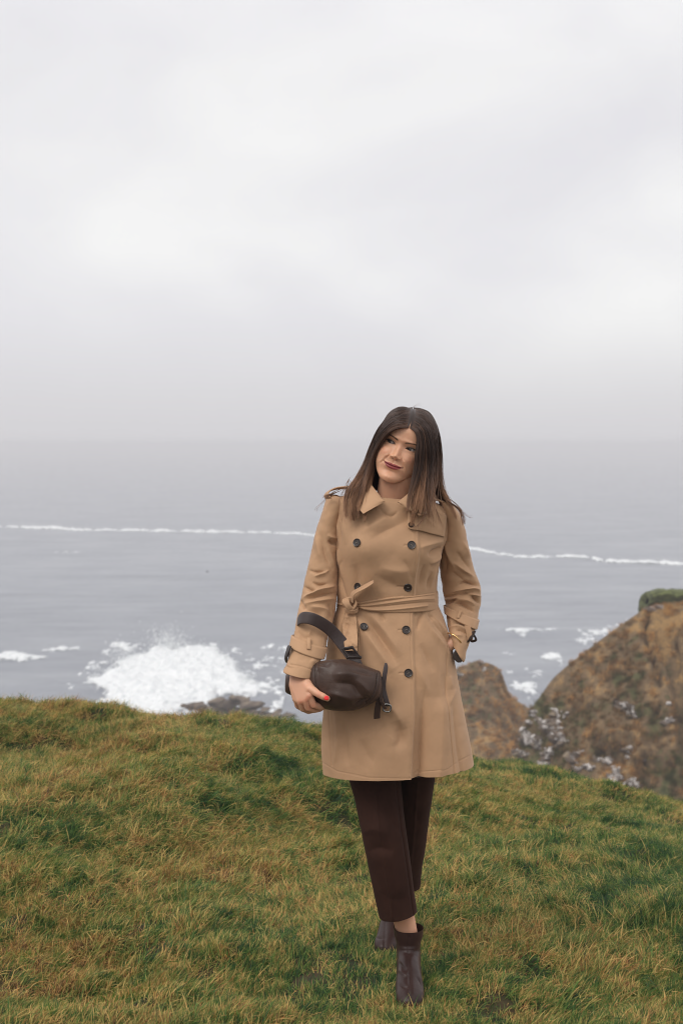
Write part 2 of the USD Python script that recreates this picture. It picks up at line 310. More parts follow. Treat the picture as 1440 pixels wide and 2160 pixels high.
def grass_mat(name, ramp, patch_w=0.75):
    return mat(name, {'g': ('geometry', {}), 'a': ('attribute', {'attribute': 'tint'}), 'oi': ('object_info', {}),
        'n': ('noise_texture', {'scale': 1.3, 'detail': 4.0, 'roughness': 0.6}), 'n2': ('noise_texture', {'scale': 13.0, 'detail': 4.0}),
        's1': ('math', {'math_type': 'multiply_add', 'value2': 0.70, 'value3': -1.64}),
        's2': ('math', {'math_type': 'multiply_add', 'value2': 1.35}), 's3': ('math', {'math_type': 'multiply_add', 'value2': 1.6}),
        's4': ('math', {'math_type': 'multiply_add', 'value2': 0.42}),
        'sx': ('separate_xyz', {}), 'xr': ('map_range', {'from_min': -1.2, 'from_max': 1.4, 'to_min': 0.12, 'to_max': -0.07, 'clamp': True}), 's5': ('math', {'math_type': 'add'}),
        'r': ('rgb_ramp', {'ramp': ramp}),
        'p': ('principled_bsdf', {'roughness': 0.5, 'specular_ior_level': 0.25}), 'tr': ('translucent_bsdf', {}), 'mx': ('mix_closure', {'fac': 0.3})},
        [('g.position', 'n.vector'), ('g.position', 'n2.vector'), ('a.fac', 's1.value1'), ('n.fac', 's2.value1'), ('s1.value', 's2.value3'), ('n2.fac', 's3.value1'), ('s2.value', 's3.value3'),
         ('oi.random', 's4.value1'), ('s3.value', 's4.value3'), ('g.position', 'sx.vector'), ('sx.x', 'xr.value'), ('xr.result', 's5.value2'), ('s4.value', 's5.value1'), ('s5.value', 'r.fac'),
         ('r.color', 'p.base_color'), ('r.color', 'tr.color'), ('p.BSDF', 'mx.closure1'), ('tr.BSDF', 'mx.closure2')], 'mx.closure')
GREEN = [(0.0, (0.012, 0.038, 0.010)), (0.20, (0.036, 0.098, 0.017)), (0.38, (0.105, 0.180, 0.032)), (0.52, (0.28, 0.255, 0.065)), (0.66, (0.60, 0.41, 0.14)), (0.8, (0.40, 0.195, 0.06)), (1.0, (0.07, 0.038, 0.017))]
grass_m = grass_mat('grass', GREEN)
def instancer(name, protos, m, pts, rotz, scale, which, tilt=None):
    path = numbered('/World', name); pi = UsdGeom.PointInstancer.Define(stage, path); paths = []
    for k, (v, f, t) in enumerate(protos):
        o = usdkit.mesh(stage, f'{path}/tuft_{k + 1:03d}', (v, f), m, False)
        UsdGeom.PrimvarsAPI(o).CreatePrimvar('tint', Sdf.ValueTypeNames.FloatArray, 'vertex').Set(Vt.FloatArray.FromNumpy(t.astype(np.float32)))
        paths.append(o.GetPath())
    pi.CreatePrototypesRel().SetTargets(paths)
    pi.CreateProtoIndicesAttr(Vt.IntArray.FromNumpy(which.astype(np.int32)))
    pi.CreatePositionsAttr(Vt.Vec3fArray.FromNumpy(pts.astype(np.float32)))
    pi.CreateScalesAttr(Vt.Vec3fArray.FromNumpy(np.repeat(scale[:, None], 3, 1).astype(np.float32)))
    h = rotz / 2; q = np.stack([np.cos(h), 0 * h, 0 * h, np.sin(h)], -1)
    if tilt is not None:
        ax, ang = tilt; qa = np.concatenate([np.cos(ang / 2)[:, None], ax * np.sin(ang / 2)[:, None]], 1)
        w1, x1, y1, z1 = qa.T; w2, x2, y2, z2 = q.T
        q = np.stack([w1*w2-x1*x2-y1*y2-z1*z2, w1*x2+x1*w2+y1*z2-z1*y2, w1*y2-x1*z2+y1*w2+z1*x2, w1*z2+x1*y2-y1*x2+z1*w2], -1)
    pi.CreateOrientationsAttr(Vt.QuathArray([Gf.Quath(*map(float, a)) for a in q]))
    return pi
def normals_of(x, y, e=0.03):
    gxn = (ground(x + e, y) - ground(x - e, y)) / (2 * e); gyn = (ground(x, y + e) - ground(x, y - e)) / (2 * e)
    n = np.stack([-gxn, -gyn, 1 + 0 * gxn], -1); return n / np.linalg.norm(n, axis=1, keepdims=True)
rg = np.random.default_rng(21)
protos = [tuft(46, L, ln, .055, w, 50 + i) for i, (L, ln, w) in enumerate([(.052, 1.1, .0042), (.058, 1.3, .0040), (.048, .85, .0044), (.065, 1.45, .0040), (.06, 1.2, .0042),
          (.085, 1.5, .0038), (.10, 1.65, .0036), (.095, 1.4, .0036), (.115, 1.6, .0037), (.08, .95, .0034)])]
def scatter(n, x0, x1, y0, y1):
    y = y0 + (y1 - y0) * rg.random(n); x = rg.uniform(-1, 1, n); hw = 0.27 * y + 1.5; return x * hw, y
gx1, gy1 = scatter(70000, 0, 0, 3.3, 9.9)
gap = fb(np.stack([gx1, gy1, 0 * gx1 + 7], -1), 7.0, 3, 41); keepg = rg.random(len(gx1)) < .30 + .70 * sstep(.40, .54, gap); gx1, gy1 = gx1[keepg], gy1[keepg]
foot = (np.hypot((gx1 - 0.19) / 0.043, (gy1 - 4.0) / 0.11) < 1) | (np.hypot((gx1 - 0.13) / 0.06, (gy1 - 4.42) / 0.13) < 1)
gx1, gy1 = gx1[~foot], gy1[~foot]
_t = rg.uniform(0, 2 * math.pi, 150); _q = rg.uniform(1.0, 1.5, 150)
gx1 = np.concatenate([gx1, 0.188 + .048 * _q[:90] * np.cos(_t[:90]), .128 + .05 * _q[90:] * np.cos(_t[90:])]); gy1 = np.concatenate([gy1, 3.965 + .115 * _q[:90] * np.sin(_t[:90]), 4.38 + .12 * _q[90:] * np.sin(_t[90:])])   # blades standing round the boots
rough = sstep(0.42, 0.62, fb(np.stack([gx1, gy1, 0 * gx1], -1), 1.1, 3, 31) + 0.16 * sstep(5, 7.5, gy1) * sstep(1.0, -1, gx1) - 0.03)
longg = rg.random(len(gx1)) < 0.08 + 0.75 * rough
nearfoot = np.hypot(gx1 - 0.17, gy1 - 4.05) < 0.45
longg &= ~(nearfoot & (rg.random(len(gx1)) < .8))
which = np.where(longg, rg.integers(5, 10, len(gx1)), rg.integers(0, 5, len(gx1)))
flow = (fb(np.stack([gx1, gy1, 0 * gx1 + 4], -1), 1.0, 2, 77) - 0.5) * 4.2 + 0.25
rot = flow + rg.normal(0, .75, len(gx1))
nn = normals_of(gx1, gy1); ax = np.cross([0, 0, 1.0], nn); sl = np.linalg.norm(ax, axis=1); ax = ax / np.maximum(sl, 1e-9)[:, None]
gi = instancer('grass', protos, grass_m, np.column_stack([gx1, gy1, ground(gx1, gy1)]), rot, rg.uniform(.6, 1.05, len(gx1)) * np.where(nearfoot, .85, 1), which, (ax, np.arcsin(np.clip(sl, 0, 1))))
tag(gi, 'windblown green and straw coloured grass covering the cliff top', kind='stuff')
# ------------------------------------------------------------------ headlands
hill_m = mat('moor', {'g': ('geometry', {}), 'n': ('noise_texture', {'scale': 0.22, 'detail': 5.0, 'roughness': 0.6, 'distortion': 0.6}),
    'mp': ('mapping', {'scale': (1.0, 1.0, 0.45)}),
    'n2': ('noise_texture', {'scale': 1.5, 'detail': 6.0, 'roughness': 0.7}),
    's': ('math', {'math_type': 'multiply_add', 'value2': 0.55}), 's0': ('math', {'math_type': 'multiply', 'value2': 0.5}),
    'r': ('rgb_ramp', {'ramp': [(0.36, (0.050, 0.055, 0.022)), (0.44, (0.105, 0.095, 0.04)), (0.50, (0.135, 0.088, 0.05)), (0.55, (0.19, 0.125, 0.065)), (0.61, (0.33, 0.20, 0.08)), (0.7, (0.16, 0.10, 0.055))]}),
    'b': ('bump', {'strength': 1.0, 'distance': 0.35}), 'p': ('principled_bsdf', {'roughness': 0.9, 'specular_ior_level': 0.15})},
    [('g.position', 'mp.vector'), ('mp.vector', 'n.vector'), ('g.position', 'n2.vector'), ('n.fac', 's0.value1'), ('n2.fac', 's.value1'), ('s0.value', 's.value3'), ('s.value', 'r.fac'),
     ('r.color', 'p.base_color'), ('n2.fac', 'b.height'), ('b.normal', 'p.normal')], 'p.BSDF')
rock_m = mat('pale_rock', {'g': ('geometry', {}), 'n': ('noise_texture', {'scale': 3.5, 'detail': 6.0, 'roughness': 0.7}),
    'r': ('rgb_ramp', {'ramp': [(0.38, (0.06, 0.05, 0.042)), (0.47, (0.26, 0.23, 0.21)), (0.58, (0.56, 0.52, 0.49))]}),
    'b': ('bump', {'strength': 0.9, 'distance': 0.12}), 'p': ('principled_bsdf', {'roughness': 0.9, 'specular_ior_level': 0.2})},
    [('g.position', 'n.vector'), ('n.fac', 'r.fac'), ('r.color', 'p.base_color'), ('n.fac', 'b.height'), ('b.normal', 'p.normal')], 'p.BSDF')
brown_rock_m = mat('brown_rock', {'g': ('geometry', {}), 'n': ('noise_texture', {'scale': 1.1, 'detail': 6.0, 'roughness': 0.7}),
    'r': ('rgb_ramp', {'ramp': [(0.35, (0.05, 0.038, 0.03)), (0.5, (0.12, 0.09, 0.07)), (0.65, (0.22, 0.17, 0.115))]}),
    'b': ('bump', {'strength': 0.9, 'distance': 0.2}), 'p': ('principled_bsdf', {'roughness': 0.85, 'specular_ior_level': 0.25})},
    [('g.position', 'n.vector'), ('n.fac', 'r.fac'), ('r.color', 'p.base_color'), ('n.fac', 'b.height'), ('b.normal', 'p.normal')], 'p.BSDF')
soil2_m = plain('bare_earth', (0.30, 0.24, 0.20), 0.9, var=.3, vscale=2.0)
turf2_m = plain('turf_green', (0.075, 0.085, 0.025), 0.9, var=.6, vscale=3.0, bump=(6, 1.0, .1))
scrub_m = mat('scrub', {'g': ('geometry', {}), 'a': ('attribute', {'attribute': 'tint'}), 'n': ('noise_texture', {'scale': 0.22, 'detail': 5.0, 'roughness': 0.6, 'distortion': 0.6}),
    'mp': ('mapping', {'scale': (1.0, 1.0, 0.45)}), 'n2': ('noise_texture', {'scale': 1.5, 'detail': 4.0}),
    's0': ('math', {'math_type': 'multiply', 'value2': 0.55}), 's': ('math', {'math_type': 'multiply_add', 'value2': 0.38}), 's1': ('math', {'math_type': 'multiply_add', 'value2': 0.10, 'value3': 0.0}), 'sx': ('separate_xyz', {}), 'yr': ('map_range', {'from_min': 84.0, 'from_max': 92.0, 'to_min': 0.0, 'to_max': 0.045, 'clamp': True}), 's2': ('math', {'math_type': 'add'}),
    'r': ('rgb_ramp', {'ramp': [(0.42, (0.055, 0.058, 0.018)), (0.475, (0.14, 0.095, 0.036)), (0.52, (0.22, 0.118, 0.055)), (0.57, (0.34, 0.19, 0.075)), (0.63, (0.54, 0.29, 0.08)), (0.7, (0.22, 0.12, 0.055))]}),
    'p': ('principled_bsdf', {'roughness': 0.8, 'specular_ior_level': 0.1}), 'tr': ('translucent_bsdf', {}), 'mx': ('mix_closure', {'fac': 0.25})},
    [('g.position', 'mp.vector'), ('mp.vector', 'n.vector'), ('g.position', 'n2.vector'), ('n.fac', 's0.value1'), ('n2.fac', 's.value1'), ('s0.value', 's.value3'), ('a.fac', 's1.value1'), ('s.value', 's1.value3'), ('g.position', 'sx.vector'), ('sx.y', 'yr.value'), ('yr.result', 's2.value2'), ('s1.value', 's2.value1'), ('s2.value', 'r.fac'),
     ('r.color', 'p.base_color'), ('r.color', 'tr.color'), ('p.BSDF', 'mx.closure1'), ('tr.BSDF', 'mx.closure2')], 'mx.closure')
def headland(contour, y0, x_ext, slope_f, slope_b, flat, amp, seed, step, extra=None, y_near=22):
    C = np.array(contour, float); cx = (C[:, 0] - CX) / FPX * y0; cz = EYE - (C[:, 1] - HY) / FPX * y0
    cx = np.concatenate([[x_ext[0]], cx, [x_ext[1]]]); cz = np.concatenate([[x_ext[2]], cz, [x_ext[3]]])
    prof = PchipInterpolator(cx, cz)
    xs = np.arange(cx[0], cx[-1], step); ys = np.concatenate([np.arange(y0 - y_near, y0 + flat + 1, step), np.arange(y0 + flat + 1, y0 + flat + 30, 1.0)])
    gx, gy = np.meshgrid(xs, ys)
    p = np.stack([gx, gy, 0 * gx], -1)
    t = np.maximum(y0 - gy, 0); b = np.maximum(gy - y0 - flat, 0)
    n1 = fb(p, 0.18, 4, seed) - .5; n2 = fb(p, 0.7, 4, seed + 3) - .5
    z = prof(np.where(gy > y0, gx * y0 / gy, gx)) - slope_f * (t + 0.0 * t ** 2) - slope_b * b
    k = sstep(0, 4, t)
    rid = 1 - np.abs(2 * fb(np.stack([gx, gy * 1.4, 0 * gx], -1), .42, 3, seed + 7) - 1) * 2.2
    z = z + .55 * rid * sstep(.5, 4, t) + amp * (n1 * 3.0 * k + n2 * 1.1 * (0.25 + .75 * k))
    if extra is not None: z = z + extra(gx, gy, t)
    z = np.maximum(z, SEA - 2)
    return xs, ys, z, trimesh.Trimesh(np.stack([gx, gy, z], -1).reshape(-1, 3), grid_faces(len(ys), len(xs)), process=False)
Y1, Y2 = 70.0, 104.0
def big_extra(gx, gy, t):
    px = CX + FPX * gx / gy
    gully = 16.0 - 0.28 * t ** 0.5 * 0 + 0.10 * t - 0.85
    g1 = -1.25 * np.exp(-((gx - gully - .3 * np.sin(t * .6)) / 0.38) ** 2) * sstep(.2, 1.5, t) * sstep(14, 7, t)
    ledge = 0.9 * np.sin(1.1 * (gx * .35 + t)) * sstep(7, 11, t) * 0.5
    spur = 0.9 * np.exp(-((gx - 12.2 + .1 * t) / 1.3) ** 2) * sstep(2, 8, t)
    return g1 + ledge + spur
big = [(1084, 1625), (1092, 1580), (1100, 1535), (1122, 1492), (1142, 1462), (1165, 1430), (1188, 1408), (1210, 1390), (1250, 1360), (1300, 1322), (1340, 1294), (1362, 1280), (1378, 1276), (1410, 1266), (1440, 1260)]
bx, by, bz, bm = headland(big, Y1, (6.5, 40, -25.5, -3.0), 0.95, .55, 0, 0.42, 11, 0.16, big_extra)
cracks = [([(1366, 1288), (1363, 1320), (1362, 1345), (1372, 1378), (1385, 1405), (1392, 1440)], 4.5, -.55, 'n'), ([(1215, 1490), (1228, 1486), (1240, 1493)], 4.5, -.8, 'n'), ([(1180, 1512), (1205, 1504), (1222, 1495)], 4, -.45, 'n'), ([(1300, 1482), (1315, 1500), (1345, 1510), (1385, 1506)], 4.5, -.55, 'n'),
    ([(1395, 1525), (1420, 1520), (1460, 1512)], 4, -.5, 'n'), ([(1258, 1594), (1280, 1592), (1300, 1602), (1310, 1612)], 4.5, -.6, 'n'), ([(1350, 1600), (1362, 1602), (1370, 1612)], 6, -.8, 'n'), ([(1370, 1620), (1400, 1620), (1420, 1608)], 4, -.8, 'n'), ([(1330, 1612), (1352, 1640), (1365, 1665)], 5, -.5, 'n'),
    ([(1110, 1566), (1140, 1590), (1158, 1612)], 6, -.5, 'n'), ([(1130, 1540), (1155, 1560), (1180, 1572)], 5, -.5, 'n'), ([(1230, 1545), (1270, 1555), (1310, 1552), (1360, 1556)], 8, .35), ([(1170, 1440), (1220, 1470), (1260, 1478)], 7, -.25), ([(1240, 1400), (1275, 1430), (1290, 1460)], 7, -.25), ([(1300, 1340), (1318, 1390), (1325, 1440)], 8, -.3), ([(1410, 1320), (1420, 1380), (1440, 1440)], 8, -.35)]
bm = creases(bm, cracks)
H1 = xform('headland')
obj('slope', bm, hill_m, H1, smooth=True)
tag(H1, 'large brown grassy headland with pale rocks at the right edge', kind='structure')
small = [(700, 1640), (745, 1590), (800, 1530), (860, 1470), (900, 1438), (955, 1412), (985, 1401), (1008, 1393), (1032, 1399), (1052, 1410), (1062, 1428), (1072, 1455), (1084, 1472), (1104, 1486), (1124, 1498), (1150, 1515), (1200, 1540)]
sx, sy, sz, sm = headland(small, Y2, (-6, 26, -26, -24.0), 0.85, 1.0, 0, 0.35, 23, 0.18, None, 20)
sm = creases(sm, [([(1015, 1398), (1035, 1425), (1050, 1440)], 4, -.5, 'n'), ([(1060, 1432), (1068, 1452), (1080, 1470)], 4, -.6, 'n'), ([(960, 1430), (990, 1432), (1010, 1424)], 4, -.45, 'n'), ([(980, 1470), (1010, 1500), (1030, 1540)], 6, -.35), ([(1040, 1480), (1060, 1520), (1080, 1560)], 6, -.35)])
H2 = xform('headland')
obj('slope', sm, hill_m, H2, smooth=True)
tag(H2, 'smaller ochre grassy headland seen just right of the coat', kind='structure')
def rock(size, seed, flatten=.8, sub=2):
    r = np.random.default_rng(seed); m = trimesh.convex.convex_hull(r.normal(size=(16, 3)) * [1, 1, flatten])
    m.vertices -= m.vertices.mean(0); m.vertices /= np.abs(m.vertices).max()
    for _ in range(sub): m = m.subdivide()
    n = m.vertices / np.linalg.norm(m.vertices, axis=1, keepdims=True)
    m.vertices = m.vertices * (0.85 + 0.35 * fb(m.vertices + seed, 2.2, 3, seed))[:, None]
    m.vertices = m.vertices * np.asarray(size)
    return m
def onto(mesh, px, py):
    o = np.zeros((len(px), 3)); o[:, 2] = EYE; d = W(px, py, 1.0) - o; d /= np.linalg.norm(d, axis=1, keepdims=True)
    loc, ri, _ = mesh.ray.intersects_location(o, d, multiple_hits=False)
    out = np.full((len(px), 3), np.nan); out[ri] = loc; return out
rk = np.random.default_rng(5)
def band(pts, n, jx, jy):
    P = np.array(pts, float); n = int(n * 1.5); t = np.sort(rk.random(n)); s = np.linspace(0, 1, len(P))
    return np.column_stack([np.interp(t, s, P[:, 0]) + rk.normal(0, jx, n), np.interp(t, s, P[:, 1]) + rk.normal(0, jy, n)])
spots = [(band([(1098, 1522), (1103, 1545), (1108, 1560), (1122, 1568)], 26, 5, 5), 1.0), (band([(1122, 1518), (1140, 1525), (1160, 1528), (1172, 1540), (1178, 1560), (1184, 1565)], 36, 6, 7), 1.0),
         (band([(1118, 1562), (1135, 1572), (1150, 1585), (1158, 1595)], 24, 6, 6), 1.1), (band([(1095, 1592), (1108, 1588)], 7, 5, 4), .9), (band([(1150, 1605), (1158, 1620)], 6, 3, 5), .9),
         (band([(1308, 1487), (1330, 1500), (1338, 1515)], 14, 4, 4), .8), (band([(1408, 1520), (1412, 1530)], 6, 3, 4), .9), (band([(1262, 1602), (1280, 1608), (1292, 1612)], 12, 3, 3), .9),
         (band([(1290, 1628), (1300, 1640), (1285, 1652), (1275, 1660)], 16, 6, 5), 1.0), (band([(1205, 1605), (1225, 1590)], 8, 5, 4), .7), (band([(1225, 1622), (1250, 1624)], 5, 6, 2), 1.1),
         (band([(1318, 1580), (1326, 1582), (1328, 1602)], 5, 3, 3), 1.0), (band([(1330, 1650), (1345, 1660)], 8, 6, 4), .9), (band([(1170, 1500), (1178, 1512), (1195, 1510)], 9, 5, 4), .7), (np.array([(1172, 1500), (1358, 1606), (1410, 1486)]), 1.0), (band([(1135, 1612), (1150, 1618)], 6, 8, 3), .8)]
i = 0
for P, k in spots:
    L = onto(bm, P[:, 0], P[:, 1])
    for q in L:
        if np.isnan(q[0]): continue
        s = k * rk.uniform(.09, .21)
        m = rock((s * rk.uniform(.9, 1.6), s, s * rk.uniform(.7, 1.1)), 100 + i, .8, 1)
        m.apply_transform(trimesh.transformations.euler_matrix(*rk.uniform(-.6, .6, 3))); m.apply_translation(q + [0, -.05, .06])
        obj('rock', m, rock_m, H1, smooth=50); i += 1
    if len(P) > 5:                                                 # the dark ledges they break out of
        for q in L[::4]:
            if np.isnan(q[0]): continue
            m = rock((rk.uniform(.35, .6), .3, rk.uniform(.2, .32)), 700 + i, .8, 2); m.apply_transform(trimesh.transformations.euler_matrix(0, rk.uniform(.1, .6), rk.uniform(-.5, .5))); m.apply_translation(q + [0, .12, -.06])
            obj('rock', m, brown_rock_m, H1, smooth=50); i += 1
P = np.array([(966, 1420), (972, 1423), (1020, 1413), (1022, 1410)], float)
for q in onto(sm, P[:, 0], P[:, 1]):
    if np.isnan(q[0]): continue
    m = rock((.28, .2, .17), 300 + i, .7, 1); m.apply_translation(q); obj('rock', m, rock_m, H2, smooth=50); i += 1
# the turf cap that overhangs at the top, and bare earth under it
cap_px = [(1375, 1252), (1385, 1248), (1415, 1246), (1440, 1245), (1520, 1240)]
rows = []
for px, py in cap_px:
    q = W(px, py, Y1)
    rows.append([q + [0, -.35, -.20], q + [0, -.25, -.06], q + [0, .3, -.02], q + [0, 3, -.45], q + [0, 3.4, -1.4], q + [0, .5, -.75], q + [0, -.1, -.42]])
rows = np.array(rows); rows[0] = rows[0].mean(0) * .75 + rows[0] * .25
nr, nc = rows.shape[:2]
t = np.linspace(0, 1, 90); cs = CubicSpline(np.linspace(0, 1, nr), rows.reshape(nr, -1))(t).reshape(90, nc, 3)
cs = np.concatenate([cs, cs[:, :1]], 1); cc = CubicSpline(np.linspace(0, 1, nc + 1), cs.transpose(1, 0, 2).reshape(nc + 1, -1), bc_type='periodic')(np.linspace(0, 1, 80, endpoint=False)).reshape(80, 90, 3).transpose(1, 0, 2)
v = cc.reshape(-1, 3); v = v + (fb(v, 2.0, 4, 3)[:, None] - .5) * [.3, .3, .35]
obj('turf_cap', (v, grid_faces(90, 80, True)), turf2_m, H1, smooth=True)
e = onto(bm, np.array([1378.0, 1392]), np.array([1284.0, 1280]))
for q in e:
    if np.isnan(q[0]): continue
    m = rock((.55, .35, .28), 400, .6, 2); m.apply_translation(q + [0, .12, -.02]); obj('bare_earth', m, soil2_m, H1, smooth=50)
def scrub(mesh, n, seed, scale, ymax):
    r = np.random.default_rng(seed); pts, fi = trimesh.sample.sample_surface(mesh, n, seed=seed)
    nz = mesh.face_normals[fi]; d = np.array([0, 0, EYE]) - pts; ok = ((nz * d).sum(1) > -1.0) & (pts[:, 2] > SEA + 3) & (pts[:, 1] < ymax) & (pts[:, 0] < 24) & (pts[:, 0] > -5)
    ok &= (fb(pts, .5, 3, seed) > .36)
    if seed == 1:
        for st in cracks[:11]:
            ok &= seg_dist(PX(pts), st[0])[0] > st[1] * 1.1
    if seed == 1:
        t = Y1 - pts[:, 1]; ok &= ~((np.abs(pts[:, 0] - (15.15 + .10 * t) - .3 * np.sin(t * .6)) < .38) & (t < 11) & (t > .3))
    return pts[ok], r
sp = [tuft(40, .16, 1.0, .07, .011, 90), tuft(40, .13, .8, .07, .011, 91), tuft(40, .18, 1.3, .07, .010, 92)]
a, r1 = scrub(bm, 30000, 1, 4, Y1 + 3); b, r2 = scrub(sm, 14000, 2, 4, Y2 + 2)
pts = np.vstack([a, b]); n = len(pts)
gi = instancer('scrub', sp, scrub_m, pts, r1.normal(0.1, .9, n), r1.uniform(1.1, 2.6, n), r1.integers(0, 3, n))
tag(gi, 'dry brown and ochre grass growing over the two headlands', kind='stuff')
# the sea rocks below, behind the left grass crest
R = xform('sea_rocks', W(500, 1500, 140.0))
base = W(500, 1500, 140.0)
for k, (px, py, w, h) in enumerate([(452, 1486, 24, 15), (492, 1478, 15, 16), (508, 1482, 17, 13), (478, 1490, 22, 16), (530, 1492, 24, 12), (420, 1492, 18, 10), (400, 1496, 14, 7), (385, 1492, 10, 5), (560, 1500, 22, 9), (585, 1505, 16, 6), (440, 1502, 34, 14), (500, 1506, 50, 18), (550, 1512, 40, 14), (465, 1478, 9, 8), (520, 1484, 10, 9), (610, 1512, 14, 5)]):
    d = 136.0 + (k % 4) * .6; s = d / FPX * 1.15
    m = rock((w * s * 1.15, w * s * 1.0, h * s * 1.1), 500 + k, .8, 3); m.apply_translation(W(px, py - 3, d) - base)
    obj('rock', m, brown_rock_m, R, smooth=60)
tag(R, 'brown rock outcrop at the foot of the foam left of the person', 'rocks')

# ------------------------------------------------------------------ sea mist
hb = trimesh.creation.box(bounds=[[-12000, -200, SEA - 4], [12000, 9500, 4.0]])
haze_m = mat('haze', {'v': ('principled_volume', {'color': (0.675, 0.672, 0.695), 'density': 0.0010, 'anisotropy': 0.0})}, volume='v.volume')
tag(obj('haze', hb, haze_m), 'pale sea mist that fades the far water', kind='stuff')
# ------------------------------------------------------------------ person: materials
def cloth(name, color, var, scale, rough, bump, sheen=0.1):
    return mat(name, {'g': ('geometry', {}), 'n': ('noise_texture', {'scale': scale, 'detail': 5.0, 'roughness': 0.6}),
        'r': ('rgb_ramp', {'ramp': [(0.3, tuple(c * (1 - var) for c in color)), (0.7, tuple(c * (1 + var) for c in color))]}),
        'w': ('noise_texture', {'scale': 700.0, 'detail': 2.0}), 'b': ('bump', {'strength': bump, 'distance': 0.0012}),
        'w2': ('noise_texture', {'scale': 55.0, 'detail': 4.0}), 'b2': ('bump', {'strength': 0.07, 'distance': 0.004}),
        'p': ('principled_bsdf', {'roughness': rough, 'specular_ior_level': 0.12, 'sheen_weight': sheen, 'sheen_roughness': 0.5})},
        [('g.position', 'n.vector'), ('n.fac', 'r.fac'), ('r.color', 'p.base_color'), ('g.position', 'w.vector'), ('w.fac', 'b.height'), ('g.position', 'w2.vector'), ('w2.fac', 'b2.height'), ('b.normal', 'b2.normal'), ('b2.normal', 'p.normal')], 'p.BSDF')
coat_m = cloth('trench_cotton', (0.41, 0.246, 0.141), 0.07, 9.0, 0.62, 0.25, 0.08)
trouser_m = cloth('brown_wool', (0.036, 0.0155, 0.011), 0.15, 12.0, 0.85, 0.3, 0.0)
leather_m = plain('dark_leather', (0.046, 0.026, 0.019), 0.40, 0.26, bump=(260.0, 0.35, .0015), var=.2, vscale=18.0)
boot_m = plain('boot_leather', (0.026, 0.0125, 0.0105), 0.40, 0.24, bump=(240.0, 0.3, .0015), var=.2, vscale=14.0)
strap_m = plain('strap_leather', (0.042, 0.028, 0.026), 0.5, 0.4, bump=(260.0, 0.35, .0015))
horn_m = plain('dark_horn', (0.022, 0.014, 0.011), 0.3, 0.5, var=.5, vscale=160.0)
buckle_m = plain('buckle_leather', (0.018, 0.011, 0.009), 0.4, 0.5)
gold_m = plain('gold', (0.85, 0.58, 0.25), 0.2, metal=1.0)
steel_m = plain('steel', (0.22, 0.21, 0.20), 0.3, metal=1.0)
nail_m = plain('red_nail', (0.72, 0.02, 0.02), 0.2, 0.5)
lining_m = plain('coat_lining', (0.035, 0.024, 0.018), 0.7)
thread_m = plain('thread', (0.25, 0.2, 0.16), 0.8)
skin_m = mat('skin', {'a': ('attribute', {'attribute': 'tone'}), 'g': ('geometry', {}), 'n': ('noise_texture', {'scale': 900.0, 'detail': 3.0}), 'b': ('bump', {'strength': 0.10, 'distance': 0.001}),
    'p': ('principled_bsdf', {'roughness': 0.48, 'specular_ior_level': 0.4, 'subsurface_weight': 0.12, 'subsurface_radius': (1.0, 0.35, 0.2), 'subsurface_scale': 0.004})},
    [('a.color', 'p.base_color'), ('g.position', 'n.vector'), ('n.fac', 'b.height'), ('b.normal', 'p.normal')], 'p.BSDF')
eye_m = mat('eyeball', {'a': ('attribute', {'attribute': 'tone'}), 'p': ('principled_bsdf', {'roughness': 0.25, 'specular_ior_level': 0.3})}, [('a.color', 'p.base_color')], 'p.BSDF')

# ------------------------------------------------------------------ person: shaping tools
def facing_out(v, f, nt):
    m = trimesh.Trimesh(v, f, process=False); c = np.repeat(v.reshape(-1, nt, 3).mean(1), nt, axis=0)
    return m if ((v - c) * m.vertex_normals).sum() > 0 else trimesh.Trimesh(v, f[:, ::-1], process=False)
class Loft:
    """a tube through rows (left pixel, right pixel, depth, front and back half depth, squareness)"""
    def __init__(s, rows, nt, nr, n=2.0):
        R = np.array([[*r[0], *r[1], r[2], r[3], r[4], (r[5] if len(r) > 5 else n)] for r in rows], float)
        mid = (R[:, :2] + R[:, 2:4]) / 2
        k = np.concatenate([[0], np.cumsum(np.maximum(np.linalg.norm(np.diff(R[:, :4], axis=0), axis=1), 1.0))]); s.k = k / k[-1]
        s.f = PchipInterpolator(s.k, R); s.nt, s.nr = nt, nr
        s.t = np.linspace(0, 1, nr); s.th = np.linspace(0, 2 * math.pi, nt, endpoint=False)
    def at(s, t, th, off=0.0):
        q = s.f(t); pl, pr = W(q[..., 0], q[..., 1], q[..., 4]), W(q[..., 2], q[..., 3], q[..., 4])
        c, h = (pl + pr) / 2, (pr - pl) / 2; hl = np.linalg.norm(h, axis=-1, keepdims=True); h = h * (1 + off / hl)
        co, si = np.cos(th), np.sin(th); e = 2 / q[..., 7]
        cx, sx = np.sign(co) * np.abs(co) ** e, np.sign(si) * np.abs(si) ** e
        dep = np.where(si > 0, q[..., 5], q[..., 6]) + off
        p = c + h * cx[..., None]; p[..., 1] -= dep * sx
        return p
    def mesh(s, off=0.0, t0=0.0, t1=1.0, nr=None):
        tt, th = np.meshgrid(np.linspace(t0, t1, nr or s.nr), s.th, indexing='ij')
        v = s.at(tt, th, off).reshape(-1, 3)
        return facing_out(v, grid_faces(nr or s.nr, s.nt, True), s.nt)
    def t_of(s, py):
        q = s.f(s.t); return float(np.interp(py, (q[:, 1] + q[:, 3]) / 2, s.t))
